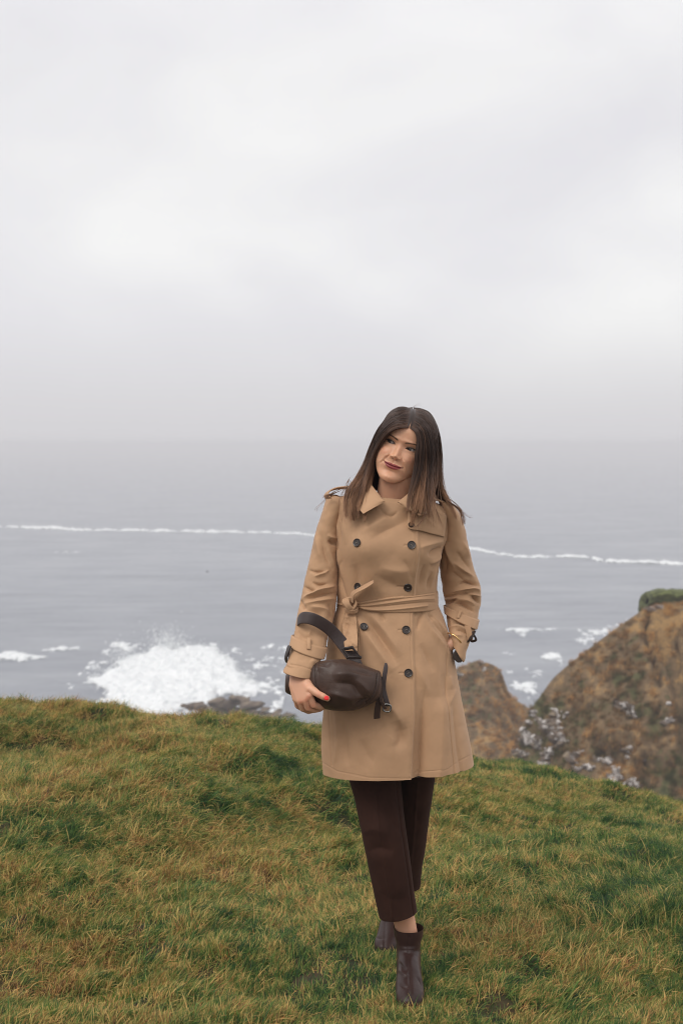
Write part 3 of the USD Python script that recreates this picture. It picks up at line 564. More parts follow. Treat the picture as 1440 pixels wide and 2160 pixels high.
class Front:
    """how far out the front of a mesh stands under each pixel"""
    def __init__(s, m):
        v = np.asarray(m.vertices); n = m.vertex_normals; k = ((np.array([0, 0, EYE]) - v) * n).sum(1) > 0
        s.f = LinearNDInterpolator(PX(v[k]), v[k][:, 1])
    def d(s, px, py):
        return s.f(np.asarray(px, float), np.asarray(py, float))
    def pt(s, px, py, off=0.0):
        return W(px, py, s.d(px, py) - off)
    def frame(s, px, py):
        p = s.pt(px, py); a = s.pt(px + 5, py) - s.pt(px - 5, py); b = s.pt(px, py - 5) - s.pt(px, py + 5); n = np.cross(b, a) * -1; n /= np.linalg.norm(n)
        if n[1] > 0: n = -n
        return p, n
def patch(poly, depth, off, thick, step=2.0, wob=0.0, seed=0):
    """a piece of cloth or leather lying on a surface: outline in pixels, depth(px, py), lift and thickness in metres"""
    from scipy.spatial import Delaunay
    pg = Polygon(poly); b = pg.exterior; n = max(12, int(b.length / step)); bp = np.array([b.interpolate(i / n, normalized=True).coords[0] for i in range(n)])
    x0, y0, x1, y1 = pg.bounds; gx, gy = np.meshgrid(np.arange(x0, x1, step), np.arange(y0, y1, step)); g = np.column_stack([gx.ravel(), gy.ravel()])
    ins = shapely.contains(pg.buffer(-step * .55), shapely.points(g)); P = np.vstack([bp, g[ins]])
    tri = Delaunay(P).simplices; c = P[tri].mean(1); tri = tri[shapely.contains(pg, shapely.points(c))]
    a = P[tri]; area = (a[:, 1, 0] - a[:, 0, 0]) * (a[:, 2, 1] - a[:, 0, 1]) - (a[:, 1, 1] - a[:, 0, 1]) * (a[:, 2, 0] - a[:, 0, 0]); tri[area > 0] = tri[area > 0][:, ::-1]
    d = depth(P[:, 0], P[:, 1]); bad = np.isnan(d)
    if bad.any(): d[bad] = d[~bad][cKDTree(P[~bad]).query(P[bad])[1]]
    ed = np.minimum(shapely.distance(b, shapely.points(P)) / 2.5, 1)
    dd = d - off - thick * np.sqrt(ed) * .4 + wob * (fb(np.column_stack([P / 12, 0 * P[:, 0] + seed]), 1, 3, seed) - .5)
    f, k = W(P[:, 0], P[:, 1], dd), W(P[:, 0], P[:, 1], dd + thick)
    i = np.arange(n); j = (i + 1) % n; N = len(P)
    side = np.vstack([np.column_stack([i, j, j + N]), np.column_stack([i, j + N, i + N])])
    m = trimesh.Trimesh(np.vstack([f, k]), np.vstack([tri, tri[:, ::-1] + N, side]), process=False); m.fix_normals() if False else None
    return m
def ribbon(P, Wd, thick, n=60, cross=9, closed=False):
    """a strap: centre line P, half-width vectors Wd, both given at control points"""
    P, Wd = np.asarray(P, float), np.asarray(Wd, float); s = np.concatenate([[0], np.cumsum(np.linalg.norm(np.diff(P, axis=0), axis=1))]); s /= s[-1]
    t = np.linspace(0, 1, n); p = CubicSpline(s, P)(t) if len(P) > 2 else np.array([np.interp(t, s, P[:, k]) for k in range(3)]).T
    w = PchipInterpolator(s, Wd)(t); tg = np.gradient(p, axis=0); nn = np.cross(tg, w); nn /= np.linalg.norm(nn, axis=1, keepdims=True)
    a = np.linspace(0, 2 * math.pi, 2 * cross, endpoint=False); ca = np.sign(np.cos(a)) * np.abs(np.cos(a)) ** .45; sa = np.sign(np.sin(a)) * np.abs(np.sin(a)) ** .6
    v = p[:, None] + w[:, None] * ca[None, :, None] + nn[:, None] * (sa * thick / 2)[None, :, None]
    m = len(a); f = grid_faces(n, m, True); V = v.reshape(-1, 3)
    V = np.vstack([V, p[0], p[-1]]); i = np.arange(m); j = (i + 1) % m
    f = np.vstack([f, np.column_stack([j, i, np.full(m, n * m)]), np.column_stack([i + (n - 1) * m, j + (n - 1) * m, np.full(m, n * m + 1)])])
    r = trimesh.Trimesh(V, f, process=False)
    if r.volume < 0: r.invert()
    return r
def tube(P, rad, n=40, m=12):
    P = np.asarray(P, float); rad = np.broadcast_to(rad, len(P)); s = np.linspace(0, 1, len(P)); t = np.linspace(0, 1, n); p = CubicSpline(s, P)(t) if len(P) > 2 else np.array([np.interp(t, s, P[:, k]) for k in range(3)]).T
    r = np.interp(t, s, rad); tg = np.gradient(p, axis=0); tg /= np.linalg.norm(tg, axis=1, keepdims=True)
    u = np.cross(tg, [0.3, 0.2, 1.0]); u /= np.linalg.norm(u, axis=1, keepdims=True); w = np.cross(tg, u); a = np.linspace(0, 2 * math.pi, m, endpoint=False)
    v = p[:, None] + r[:, None, None] * (u[:, None] * np.cos(a)[None, :, None] + w[:, None] * np.sin(a)[None, :, None])
    V = np.vstack([v.reshape(-1, 3), p[0], p[-1]]); f = grid_faces(n, m, True); i = np.arange(m); j = (i + 1) % m
    f = np.vstack([f, np.column_stack([j, i, np.full(m, n * m)]), np.column_stack([i + (n - 1) * m, j + (n - 1) * m, np.full(m, n * m + 1)])])
    r = trimesh.Trimesh(V, f, process=False)
    if r.volume < 0: r.invert()
    return r
def frame_ring(C, ax_u, ax_v, ru, rv, bar, n=48, sq=4.0):
    """a rounded square buckle frame"""
    a = np.linspace(0, 2 * math.pi, n, endpoint=False); e = 2 / sq
    p = C + np.outer(np.sign(np.cos(a)) * np.abs(np.cos(a)) ** e * ru, ax_u) + np.outer(np.sign(np.sin(a)) * np.abs(np.sin(a)) ** e * rv, ax_v)
    tg = np.roll(p, -1, 0) - np.roll(p, 1, 0); tg /= np.linalg.norm(tg, axis=1, keepdims=True); nz = np.cross(ax_u, ax_v); nz /= np.linalg.norm(nz); s = np.cross(tg, nz)
    b = np.linspace(0, 2 * math.pi, 8, endpoint=False)
    v = p[:, None] + bar * (s[:, None] * np.cos(b)[None, :, None] + nz * np.sin(b)[None, :, None] * .7)
    f = []
    for i in range(n):
        for j in range(8):
            A, B = i * 8 + j, i * 8 + (j + 1) % 8; Cc, D = ((i + 1) % n) * 8 + (j + 1) % 8, ((i + 1) % n) * 8 + j; f += [[A, B, Cc], [A, Cc, D]]
    m = trimesh.Trimesh(v.reshape(-1, 3), f, process=False)
    if m.volume < 0: m.invert()
    return m
def ball(c, r, sub=3):
    s = trimesh.creation.icosphere(sub, r); s.apply_translation(c); return s
def MF(t):
    return m3.Manifold(m3.Mesh(np.asarray(t.vertices, np.float32), np.asarray(t.faces, np.uint32)))
def TM(m):
    q = m.to_mesh(); return trimesh.Trimesh(q.vert_properties[:, :3], q.tri_verts, process=False)
def bones(chain, seg=28):
    """the hull of each pair of neighbouring joints, joined: [(point, radius), ...]"""
    sp = [m3.Manifold.sphere(r, seg).translate(list(map(float, p))) for p, r in chain]
    out = m3.Manifold()
    for a, b in zip(sp[:-1], sp[1:]): out = out + m3.Manifold.batch_hull([a, b])
    return out

P0 = W(850, 2060, 4.1); P0[2] = 0
person = xform('person', (0, 0, 0))
tag(person, 'woman in belted beige trench coat and brown trousers walking over the grass, looking aside', 'person')

# ------------------------------------------------------------------ coat body
coat_rows = [((792, 1054), (872, 1066), 4.095, .058, .06), ((766, 1044), (897, 1056), 4.10, .075, .08), ((722, 1046), (935, 1068), 4.10, .090, .10), ((702, 1058), (950, 1088), 4.10, .102, .11),
    ((704, 1105), (944, 1132), 4.10, .122, .115), ((710, 1150), (933, 1160), 4.10, .132, .11), ((713, 1192), (926, 1195), 4.10, .130, .105), ((712, 1240), (922, 1226), 4.10, .116, .10),
    ((713, 1275), (921, 1263), 4.10, .110, .10), ((701, 1312), (935, 1302), 4.10, .122, .11), ((692, 1360), (950, 1350), 4.095, .135, .125), ((687, 1420), (961, 1410), 4.09, .145, .135),
    ((685, 1500), (974, 1482), 4.085, .152, .14), ((685, 1570), (988, 1552), 4.085, .158, .145), ((687, 1623), (998, 1608), 4.085, .160, .15, 2.4)]
coatL = Loft(coat_rows, 600, 420, 2.25)
cb = coatL.mesh()
edge_y = np.array([1040, 1118, 1180, 1245, 1300, 1380, 1450, 1560, 1660.]); edge_x = np.array([884, 880, 878, 875, 871, 872, 874, 873, 868.])
def coat_shape(m):
    P = PX(m.vertices); n = outward(m); view = np.array([0, 0, EYE]) - m.vertices; face = sstep(0, .35, (n * view).sum(1) / np.linalg.norm(view, axis=1))
    ex = PchipInterpolator(edge_y, edge_x)(np.clip(P[:, 1], 1040, 1660))
    d = 0.018 * np.exp(-((P[:, 0] - 768) / 36) ** 2 - ((P[:, 1] - 1158) / 34) ** 2) + 0.017 * np.exp(-((P[:, 0] - 886) / 32) ** 2 - ((P[:, 1] - 1163) / 34) ** 2)
    over = 1 / (1 + np.exp((P[:, 0] - ex) / 1.0)) * sstep(1085, 1118, P[:, 1])
    d = d + (0.007 + 0.011 * sstep(1400, 1600, P[:, 1])) * over
    d = d - 0.0012 * np.exp(-((P[:, 0] - ex + 6.5) / 1.0) ** 2) * sstep(1085, 1118, P[:, 1])
    hem = np.interp(P[:, 0], [686, 720, 780, 868, 880, 940, 997], [1604, 1625, 1638, 1640, 1630, 1622, 1590])
    d = d - 0.0012 * np.exp(-((P[:, 1] - hem) / 1.1) ** 2)
    low = sstep(1180, 1300, P[:, 1])
    d = d + 0.005 * (fb(np.column_stack([P[:, 0] / 46, P[:, 1] / 120, 0 * P[:, 0]]), 1, 2, 4) - .5) * (.3 + low) + 0.0016 * (fb(np.column_stack([P[:, 0] / 18, P[:, 1] / 26, 0 * P[:, 0]]), 1, 3, 9) - .5)
    m.vertices = m.vertices + n * (d * face)[:, None]
    return m
cb = coat_shape(cb)
body_folds = [
    ([(896, 1455), (890, 1520), (886, 1580), (884, 1650), (883, 1730)], 11, -.014), ([(928, 1470), (930, 1540), (925, 1640)], 22, .010, 'a'), ([(955, 1480), (962, 1560), (975, 1635)], 7, -.004, 'a'),
    ([(941, 1365), (941, 1440), (942, 1500), (948, 1560), (957, 1634)], 1.5, -.0022, 'n'), ([(911, 1300), (926, 1321), (941, 1349), (957, 1373)], 1.6, -.0022, 'n'), ([(690, 1430), (694, 1520), (700, 1615)], 1.4, -.0016, 'n'),
    ([(762, 1296), (785, 1325), (812, 1362), (838, 1405)], 11, -.0105), ([(752, 1300), (772, 1335), (800, 1375), (828, 1420)], 12, .008), ([(776, 1292), (810, 1330), (846, 1385)], 11, .006),
    ([(890, 1290), (884, 1310), (880, 1330)], 5, -.005), ([(903, 1292), (912, 1312)], 4, -.004), ([(800, 1292), (812, 1312)], 5, -.004),
    ([(722, 1295), (716, 1330), (708, 1370)], 6, .004), ([(735, 1298), (728, 1330), (716, 1365)], 5, -.005),
    ([(908, 1300), (926, 1330), (945, 1352), (953, 1385)], 2.0, -.0025), ([(900, 1312), (918, 1340), (938, 1368), (948, 1400)], 6, .005), ([(914, 1300), (934, 1328), (950, 1345)], 5, .005),
    ([(885, 1358), (900, 1385), (915, 1420)], 9, -.005), ([(872, 1395), (890, 1430), (905, 1470)], 10, .004), ([(935, 1420), (940, 1450), (938, 1475)], 6, -.003), ([(948, 1425), (952, 1455)], 6, .003),
    ([(962, 1452), (950, 1478), (944, 1488)], 6, .0028),
    ([(836, 1520), (845, 1560), (828, 1575)], 13, -.010), ([(760, 1560), (775, 1595), (790, 1610)], 12, -.004), ([(705, 1500), (712, 1560), (705, 1610)], 6, .004), ([(722, 1520), (728, 1580), (735, 1618)], 10, -.005), ([(800, 1480), (830, 1500), (850, 1540)], 16, .008),
    ([(903, 1173), (918, 1162), (934, 1156)], 6, -.008), ([(884, 1156), (910, 1148), (936, 1139)], 6, .005), ([(906, 1190), (920, 1180), (930, 1168)], 6, .006), ([(912, 1205), (905, 1225), (900, 1243)], 5, -.005), ([(920, 1204), (911, 1222), (907, 1240)], 4, .005),
    ([(895, 1190), (888, 1215), (884, 1240)], 7, -.005), ([(782, 1138), (810, 1120), (850, 1100), (872, 1090)], 13, -.007), ([(760, 1122), (790, 1108), (826, 1086)], 12, .005), ([(800, 1070), (812, 1085), (826, 1088), (838, 1078)], 4, -.004),
    ([(722, 1182), (716, 1215), (726, 1250), (733, 1264)], 4, -.005), ([(712, 1160), (716, 1190), (722, 1225)], 4, .004), ([(745, 1190), (752, 1225), (748, 1258)], 10, -.006), ([(790, 1212), (830, 1235), (868, 1240)], 13, -.006), ([(800, 1195), (840, 1205), (872, 1200)], 12, .004),
    ([(713, 1100), (716, 1130), (714, 1155)], 5, -.004), ([(730, 1070), (728, 1110), (732, 1150)], 8, .004), ([(848, 1182), (862, 1200), (868, 1225)], 6, -.003),
    ([(853, 1150), (866, 1150)], 1.2, -.002, 'n'), ([(838, 1239), (858, 1239)], 1.2, -.002, 'n'), ([(840, 1329), (852, 1329)], 1.2, -.002, 'n'), ([(842, 1420), (858, 1420)], 1.2, -.002, 'n'),
    ([(942, 1078), (943, 1105), (939, 1135), (934, 1152)], 1.6, -.003, 'n'), ([(700, 1052), (704, 1090), (709, 1140), (712, 1158)], 1.8, -.003, 'n')]
cb = creases(cb, body_folds)
coat = obj('coat', cb, coat_m, person, smooth=True)
FR = Front(cb)
obj('hem_facing', Loft([((687.5, 1622.5), (997.5, 1607.5), 4.085, .156, .149, 2.4), ((695, 1621), (989, 1606), 4.085, .132, .138, 2.4), ((716, 1560), (960, 1550), 4.085, .095, .10)], 300, 30, 2.3).mesh(), lining_m, coat, smooth=True)
# sleeves
def sleeve(rows, folds, nt=200, nr=320, noise_amp=.0026, seed=1):
    L = Loft(rows, nt, nr, 2.1); m = L.mesh()
    n = outward(m); v = m.vertices
    m.vertices = v + n * (noise_amp * 2 * (fb(v, 17, 3, seed) - .5) + noise_amp * (fb(v, 45, 2, seed + 3) - .5))[:, None]
    return L, creases(m, folds)
slR = [((700, 1042), (738, 1056), 4.10, .040, .05), ((690, 1047), (732, 1072), 4.10, .058, .06), ((680, 1075), (724, 1092), 4.10, .062, .06), ((669, 1112), (717, 1122), 4.095, .058, .058), ((657, 1160), (715, 1167), 4.085, .054, .055), ((646, 1210), (712, 1217), 4.07, .053, .053), ((637, 1248), (710, 1256), 4.055, .055, .055),
    ((631, 1278), (707, 1292), 4.04, .055, .055), ((626, 1306), (699, 1320), 4.015, .050, .05), ((619, 1340), (690, 1354), 3.98, .046, .046), ((612, 1374), (679, 1389), 3.945, .042, .042), ((604, 1404), (667, 1417), 3.915, .041, .041), ((597, 1416), (659, 1431), 3.905, .043, .043), ((599, 1417), (657, 1431), 3.905, .040, .04), ((604, 1400), (662, 1415), 3.915, .036, .036)]
fR = [([(692, 1139), (701, 1145), (712, 1148)], 4, -.009), ([(690, 1128), (702, 1134), (712, 1136)], 4, .004), ([(676, 1126), (679, 1145), (686, 1170), (698, 1195)], 5, -.005), ([(668, 1120), (670, 1150), (676, 1180)], 6, .004), ([(690, 1155), (700, 1180), (706, 1210)], 6, .004),
    ([(652, 1203), (668, 1207), (690, 1206)], 3, -.006), ([(664, 1216), (680, 1210), (694, 1203)], 3.5, .006), ([(658, 1228), (672, 1234), (690, 1232)], 3.5, -.007), ([(642, 1238), (655, 1245), (668, 1246)], 4, -.007), ([(640, 1262), (656, 1253), (676, 1245), (706, 1236)], 4, .009), ([(648, 1265), (675, 1256), (708, 1252)], 3.5, -.009),
    ([(640, 1275), (672, 1268), (709, 1262)], 4.5, .006), ([(633, 1265), (637, 1278), (646, 1284)], 4, -.008), ([(645, 1288), (668, 1293), (682, 1306)], 5, -.006), ([(655, 1280), (685, 1285), (700, 1296)], 5, .005), ([(690, 1275), (698, 1290), (694, 1310)], 5, -.005),
    ([(628, 1330), (640, 1345), (652, 1340)], 6, -.004), ([(655, 1330), (650, 1345)], 5, .004), ([(624, 1384), (636, 1392), (646, 1388)], 6, -.002), ([(655, 1392), (664, 1400)], 5, .004), ([(612, 1402), (632, 1405), (650, 1410), (664, 1414)], 1.3, -.0022, 'n')]
LR, sR = sleeve(slR, fR, seed=2)
obj('sleeve', sR, coat_m, coat, smooth=True)
slL = [((922, 1052), (956, 1065), 4.10, .040, .05), ((928, 1074), (969, 1083), 4.10, .056, .06), ((933, 1108), (980, 1114), 4.105, .058, .058), ((927, 1148), (988, 1152), 4.115, .056, .056), ((926, 1184), (996, 1187), 4.13, .056, .055), ((929, 1214), (1006, 1219), 4.145, .057, .056), ((933, 1238), (1014, 1244), 4.15, .057, .056), ((936, 1258), (1013, 1272), 4.15, .055, .054),
    ((939, 1278), (1008, 1298), 4.135, .050, .05), ((941, 1298), (1003, 1321), 4.11, .046, .046), ((944, 1322), (993, 1346), 4.08, .042, .042), ((950, 1348), (984, 1370), 4.06, .038, .038), ((955, 1362), (976, 1396), 4.055, .036, .036), ((957, 1362), (974, 1394), 4.055, .033, .033), ((955, 1345), (980, 1368), 4.06, .030, .03)]
fL = [([(940, 1140), (942, 1160), (952, 1185), (958, 1200)], 6, .006), ([(932, 1150), (936, 1180), (940, 1215)], 7, -.006), ([(957, 1186), (978, 1202), (998, 1218)], 5, .006), ([(962, 1165), (975, 1180), (990, 1200)], 6, -.005), ([(950, 1205), (970, 1220), (985, 1228)], 6, -.004), ([(975, 1140), (985, 1165), (990, 1178)], 5, .004),
    ([(966, 1236), (985, 1231), (1012, 1236)], 4.5, -.010), ([(955, 1249), (980, 1242), (1002, 1241), (1010, 1250)], 3, .008), ([(940, 1260), (965, 1256), (998, 1249)], 3.2, -.010), ([(980, 1249), (996, 1254), (1013, 1258)], 3, .006), ([(993, 1257), (1003, 1264), (1012, 1274)], 4, -.009), ([(936, 1264), (952, 1262), (970, 1255), (985, 1254)], 3.5, .008),
    ([(938, 1272), (950, 1268), (962, 1264)], 3, -.008), ([(960, 1264), (985, 1266), (1000, 1278)], 6, .006), ([(955, 1275), (975, 1276), (1000, 1292)], 3.2, -.009), ([(945, 1290), (942, 1310), (948, 1325)], 5, -.005), ([(950, 1312), (968, 1312), (985, 1322)], 4, -.006), ([(948, 1325), (966, 1322), (984, 1334)], 3, .005), ([(960, 1332), (972, 1330), (985, 1340)], 3, -.005), ([(955, 1340), (975, 1342)], 4, .004)]
LL, sL = sleeve(slL, fL, seed=7)
obj('sleeve', sL, coat_m, coat, smooth=True)
obj('cuff_lining', patch([(957, 1376), (963, 1366), (969, 1366), (973, 1378), (976, 1390), (972, 1398), (965, 1398), (957, 1392), (954, 1384)], lambda x, y: 4.028 + 0 * x, 0, .004), lining_m, coat)
# cuff straps with loops and buckles
FRs, FLs = Front(sR), Front(sL)
def band(L, py0, py1, tilt, off):
    t0, t1 = L.t_of(py0), L.t_of(py1); tt, th = np.meshgrid(np.linspace(0, 1, 14), L.th, indexing='ij'); dt = tilt * np.cos(th) + .0
    cap = np.where((tt == 0) | (tt == 1), -.004, 0)
    v = np.array(L.at(np.clip(t0 + (t1 - t0) * tt + dt, 0, 1), th, 0.0)); n = v - v.mean(1, keepdims=True); n /= np.linalg.norm(n, axis=2, keepdims=True)
    v = v + n * (off + cap)[..., None]
    return facing_out(v.reshape(-1, 3), grid_faces(14, L.nt, True), L.nt)
obj('cuff_strap', band(LR, 1352, 1378, .012, .0065), coat_m, coat, smooth=True)
obj('cuff_strap', band(LL, 1291, 1312, .01, .0065), coat_m, coat, smooth=True)
obj('strap_loop', patch([(647, 1345), (655, 1345), (655, 1370), (647, 1369)], FRs.d, .010, .003, 1.5), coat_m, coat)
obj('strap_loop', patch([(968, 1288), (974, 1288), (968, 1304), (962, 1303)], FLs.d, .010, .003, 1.5), coat_m, coat)
q = W(606, 1376, 3.93)
obj('cuff_buckle', frame_ring(W(607, 1374, 3.935), np.array([.35, -.93, 0.1]), np.array([.22, 0.1, .97]), .011, .014, .0028), horn_m, coat)
obj('cuff_tab', ribbon([W(611, 1362, 3.925), W(606, 1375, 3.925), W(603, 1390, 3.93), W(605, 1398, 3.935)], [[.004, -.009, 0]] * 3 + [[.003, -.006, 0]], .003), buckle_m, coat)
obj('cuff_tab', ribbon([W(985, 1320, 4.045), W(989, 1336, 4.04), W(991, 1350, 4.04)], [[.008, -.002, 0]] * 3, .003), coat_m, coat)
obj('cuff_buckle', frame_ring(W(995, 1344, 4.045), np.array([.8, -.5, .35]), np.array([-.45, 0.1, .85]), .009, .013, .0034), horn_m, coat)
obj('cuff_tab', ribbon([W(999, 1332, 4.045), W(994, 1344, 4.035), W(988, 1354, 4.04)], [[.006, -.004, .003]] * 3, .003), buckle_m, coat)
# collar, storm flap, epaulettes
def leaf(T, B, bulge, nu=40, nv=16, thick=.0035):
    T = CubicSpline(np.linspace(0, 1, len(T)), W(*np.array(T, float).T))(np.linspace(0, 1, nu)); B = W(*np.array(B, float).T); B = np.array([np.interp(np.linspace(0, 1, nu), np.linspace(0, 1, len(B)), B[:, k]) for k in range(3)]).T
    v = np.linspace(0, 1, nv)[:, None, None]; S = T[None] * (1 - v) + B[None] * v; S = S + np.array([0, -1, .3]) * (bulge * np.sin(np.pi * v ** .8))
    n = np.cross(np.gradient(S, axis=1), np.gradient(S, axis=0)); n /= np.linalg.norm(n, axis=2, keepdims=True)
    if n[..., 1].mean() > 0: n = -n
    A, C = (S + n * thick / 2).reshape(-1, 3), (S - n * thick / 2).reshape(-1, 3); f = grid_faces(nv, nu); N = len(A); g = np.arange(N).reshape(nv, nu)
    rim = np.concatenate([g[0], g[1:, -1], g[-1, -2::-1], g[-2:0:-1, 0]]); j = np.roll(rim, -1)
    return trimesh.Trimesh(np.vstack([A, C]), np.vstack([f, f[:, ::-1] + N, np.column_stack([rim, j, j + N]), np.column_stack([rim, j + N, rim + N])]), process=False)
obj('collar', leaf([(790, 1000, 4.175), (776, 1006, 4.12), (778, 1016, 4.07), (791, 1034, 4.02), (807, 1056, 3.985)], [(770, 1036, 4.22), (728, 1036, 4.12), (742, 1058, 4.005), (766, 1084, 3.950), (811, 1058, 3.978)], .006, 49), coat_m, coat, smooth=50)
obj('collar', leaf([(866, 1000, 4.175), (884, 1006, 4.12), (872, 1028, 4.045), (858, 1044, 4.005), (839, 1060, 3.985)], [(880, 1044, 4.22), (922, 1050, 4.10), (906, 1082, 3.995), (884, 1088, 3.948), (845, 1063, 3.978)], .006, 49), coat_m, coat, smooth=50)
obj('storm_flap', patch([(862, 1072), (858, 1106), (860, 1112), (866, 1116), (886, 1119), (912, 1126), (937, 1132), (940, 1112), (943, 1088), (925, 1072), (890, 1064)], FR.d, .009, .006, 2.0, wob=.006), coat_m, coat)
def shoulder_strap(P, Wd):
    return ribbon(P, Wd, .005, 50)
obj('epaulette', shoulder_strap([W(692, 1050, 4.07), W(689, 1041, 4.08), W(700, 1033, 4.085), W(722, 1029, 4.09), (W(748, 1026, 4.09))], [[.006, -.022, .004]] * 5), coat_m, coat, smooth=50)
obj('epaulette', shoulder_strap([W(958, 1078, 4.07), W(950, 1066, 4.08), W(925, 1055, 4.08), W(905, 1048, 4.085)], [[-.004, -.022, 0]] * 4), coat_m, coat, smooth=50)
# buttons: a dished disc with a raised rim and four holes of thread
def button(r, seed):
    prof = np.array([(0, 0), (r * .92, 0), (r, .0012), (r, .0030), (r * .93, .0038), (r * .80, .0036), (r * .70, .0026), (r * .3, .0024), (0, .0024)])
    m = trimesh.creation.revolve(prof, sections=36); holes = []
    for k in range(4):
        a = math.pi / 4 + k * math.pi / 2 + seed
        c = trimesh.creation.cylinder(.0011, .01, sections=8); c.apply_translation([.0026 * math.cos(a), .0026 * math.sin(a), .002]); holes.append(c)
    b = MF(m)
    for h in holes: b = b - MF(h)
    t = trimesh.creation.box((.0062, .0011, .0010)); t.apply_transform(trimesh.transformations.rotation_matrix(math.pi / 4 + seed, [0, 0, 1])); t.apply_translation([0, 0, .0028])
    return TM(b), t
for i, (px, py, r, o) in enumerate([(866, 1111, .0085, .009), (868, 1150, .0118, .0005), (860, 1239, .0118, .0005), (856, 1329, .0118, .0005), (861, 1420, .0118, .0005), (753, 1145, .0118, .0005), (755, 1238, .0118, .0005), (767, 1323, .0118, .0005)]):
    p, n = FR.frame(px, py); T = trimesh.geometry.align_vectors([0, 0, 1], n); T[:3, 3] = p + n * o
    b, t = button(r, .3 * i); b.apply_transform(T); t.apply_transform(T)
    ob = obj('button', b, horn_m, coat, smooth=35)
    obj('button_thread', t, thread_m, coat)
# belt, knot, tails and buckle
beltL = Loft([((713, 1257), (921, 1245), 4.10, .117, .106), ((711, 1259), (923, 1247), 4.10, .122, .110), ((710, 1270), (924, 1264), 4.10, .123, .111), ((710, 1281), (924, 1280), 4.10, .123, .111), ((711, 1283), (923, 1282), 4.10, .120, .109), ((713, 1284), (921, 1283), 4.10, .116, .106)], 420, 60, 2.25)
bl = beltL.mesh(); P = PX(bl.vertices); fr = bl.vertices[:, 1] < 4.10
pin = np.clip(1 - (P[:, 0] - 742) / 90, 0, 1) * (P[:, 0] > 742) + np.clip(1 - (742 - P[:, 0]) / 60, 0, 1) * (P[:, 0] <= 742); pin = sstep(0, 1, pin) * fr
cz = W(742, 1278, 3.97)[2]; z = bl.vertices[:, 2].copy(); bl.vertices[:, 2] = z + pin * .62 * (cz - z); bl.vertices[:, 1] -= pin * .004
bl = creases(bl, [([(752, 1276), (800, 1270), (860, 1262), (915, 1256)], 2.0, -.0022, 'n'), ([(752, 1279), (800, 1280), (860, 1274), (918, 1270)], 2.0, -.0022, 'n'), ([(756, 1274), (800, 1266), (850, 1258)], 2.5, .002, 'n'), ([(760, 1281), (800, 1287), (850, 1284), (900, 1278)], 2.5, .003, 'n'), ([(752, 1278), (790, 1276), (850, 1268), (915, 1263)], 2.0, .0022, 'n'), ([(715, 1266), (726, 1271), (733, 1275)], 3, -.004, 'n'), ([(714, 1274), (724, 1276), (733, 1278)], 2.5, .004, 'n')])
belt = obj('belt', bl, coat_m, person, smooth=True)
kd = float(FR.d(742, 1277)) - .012
def el(cx, cy, rx, ry, rot, d0, dd, n=13, a0=0, a1=2 * math.pi):
    a = np.linspace(a0, a1, n); x, y = rx * np.cos(a), ry * np.sin(a); c, s = math.cos(rot), math.sin(rot)
    return W(cx + x * c - y * s, cy + x * s + y * c, d0 - dd * np.cos(a))
kn = [ribbon(el(740, 1277, 8.0, 11.0, .5, kd - .012, .008), [[.004, -.007, .003]] * 13, .006, 60),
      ribbon([W(731, 1263, kd), W(729, 1268, kd - .014), W(733, 1277, kd - .022), W(741, 1287, kd - .018), W(748, 1291, kd - .006)], [[.010, -.002, .004], [.010, -.003, .004], [.007, -.004, .004], [.006, -.004, .006], [.006, -.003, .008]], .007),
      ribbon([W(729, 1287, kd - .004), W(737, 1290, kd - .016), W(747, 1290, kd - .018), (W(753, 1285, kd - .006))], [[0, -.004, .006]] * 4, .006),
      ribbon([W(724, 1270, kd + .004), W(732, 1266, kd - .008), W(741, 1265, kd - .014), W(746, 1271, kd - .006)], [[.002, -.004, .008]] * 4, .006)]
obj('knot', trimesh.util.concatenate(kn), coat_m, belt, smooth=45)
obj('belt_tail', ribbon([W(742, 1272, kd - .012), W(741, 1262, kd - .016), W(744, 1253, kd - .020), W(753, 1246, kd - .028), W(768, 1238, kd - .036), W(787, 1227, kd - .044)], [[.004, -.014, .003], [.005, -.015, .003], [.004, -.016, -.002], [.001, -.017, -.003], [0, -.016, -.004], [0, -.010, -.003]], .0032, 70), coat_m, belt, smooth=45)
obj('belt_tail', patch([(728, 1290), (749, 1289), (752, 1315), (754, 1345), (753, 1374), (727, 1373), (724, 1345), (721, 1320)], lambda x, y: FR.d(x, y) - .040 * sstep(1310, 1368, y), .010, .004, 1.6, wob=.012, seed=4), coat_m, belt)
obj('belt_tail', patch([(738, 1291), (749, 1290), (755, 1315), (758, 1345), (757, 1385), (753, 1384), (752, 1340), (742, 1312)], FR.d, .005, .004, 1.6, wob=.006, seed=6), coat_m, belt)
bd = lambda x, y: FR.d(x, y) - .014
bk = Polygon([(722, 1367), (738, 1363), (750, 1367), (761, 1386), (757, 1390), (738, 1389), (727, 1384)]).buffer(.5); 
bq = [W(723, 1369, 3.915), W(743, 1366, 3.912), W(760, 1387, 3.912), W(733, 1387, 3.912)]
fr4 = [ribbon([bq[i], (bq[i] + bq[(i + 1) % 4]) / 2 + np.array([0, -.003, 0]), bq[(i + 1) % 4]], [[(-.003 if i in (1, 3) else .0008), -.001, (.0045 if i in (0, 2) else .002)]] * 3, .006, 20) for i in range(4)]
obj('belt_buckle', trimesh.util.concatenate(fr4 + [ball(b, .0042, 2) for b in bq]), buckle_m, belt, smooth=45)
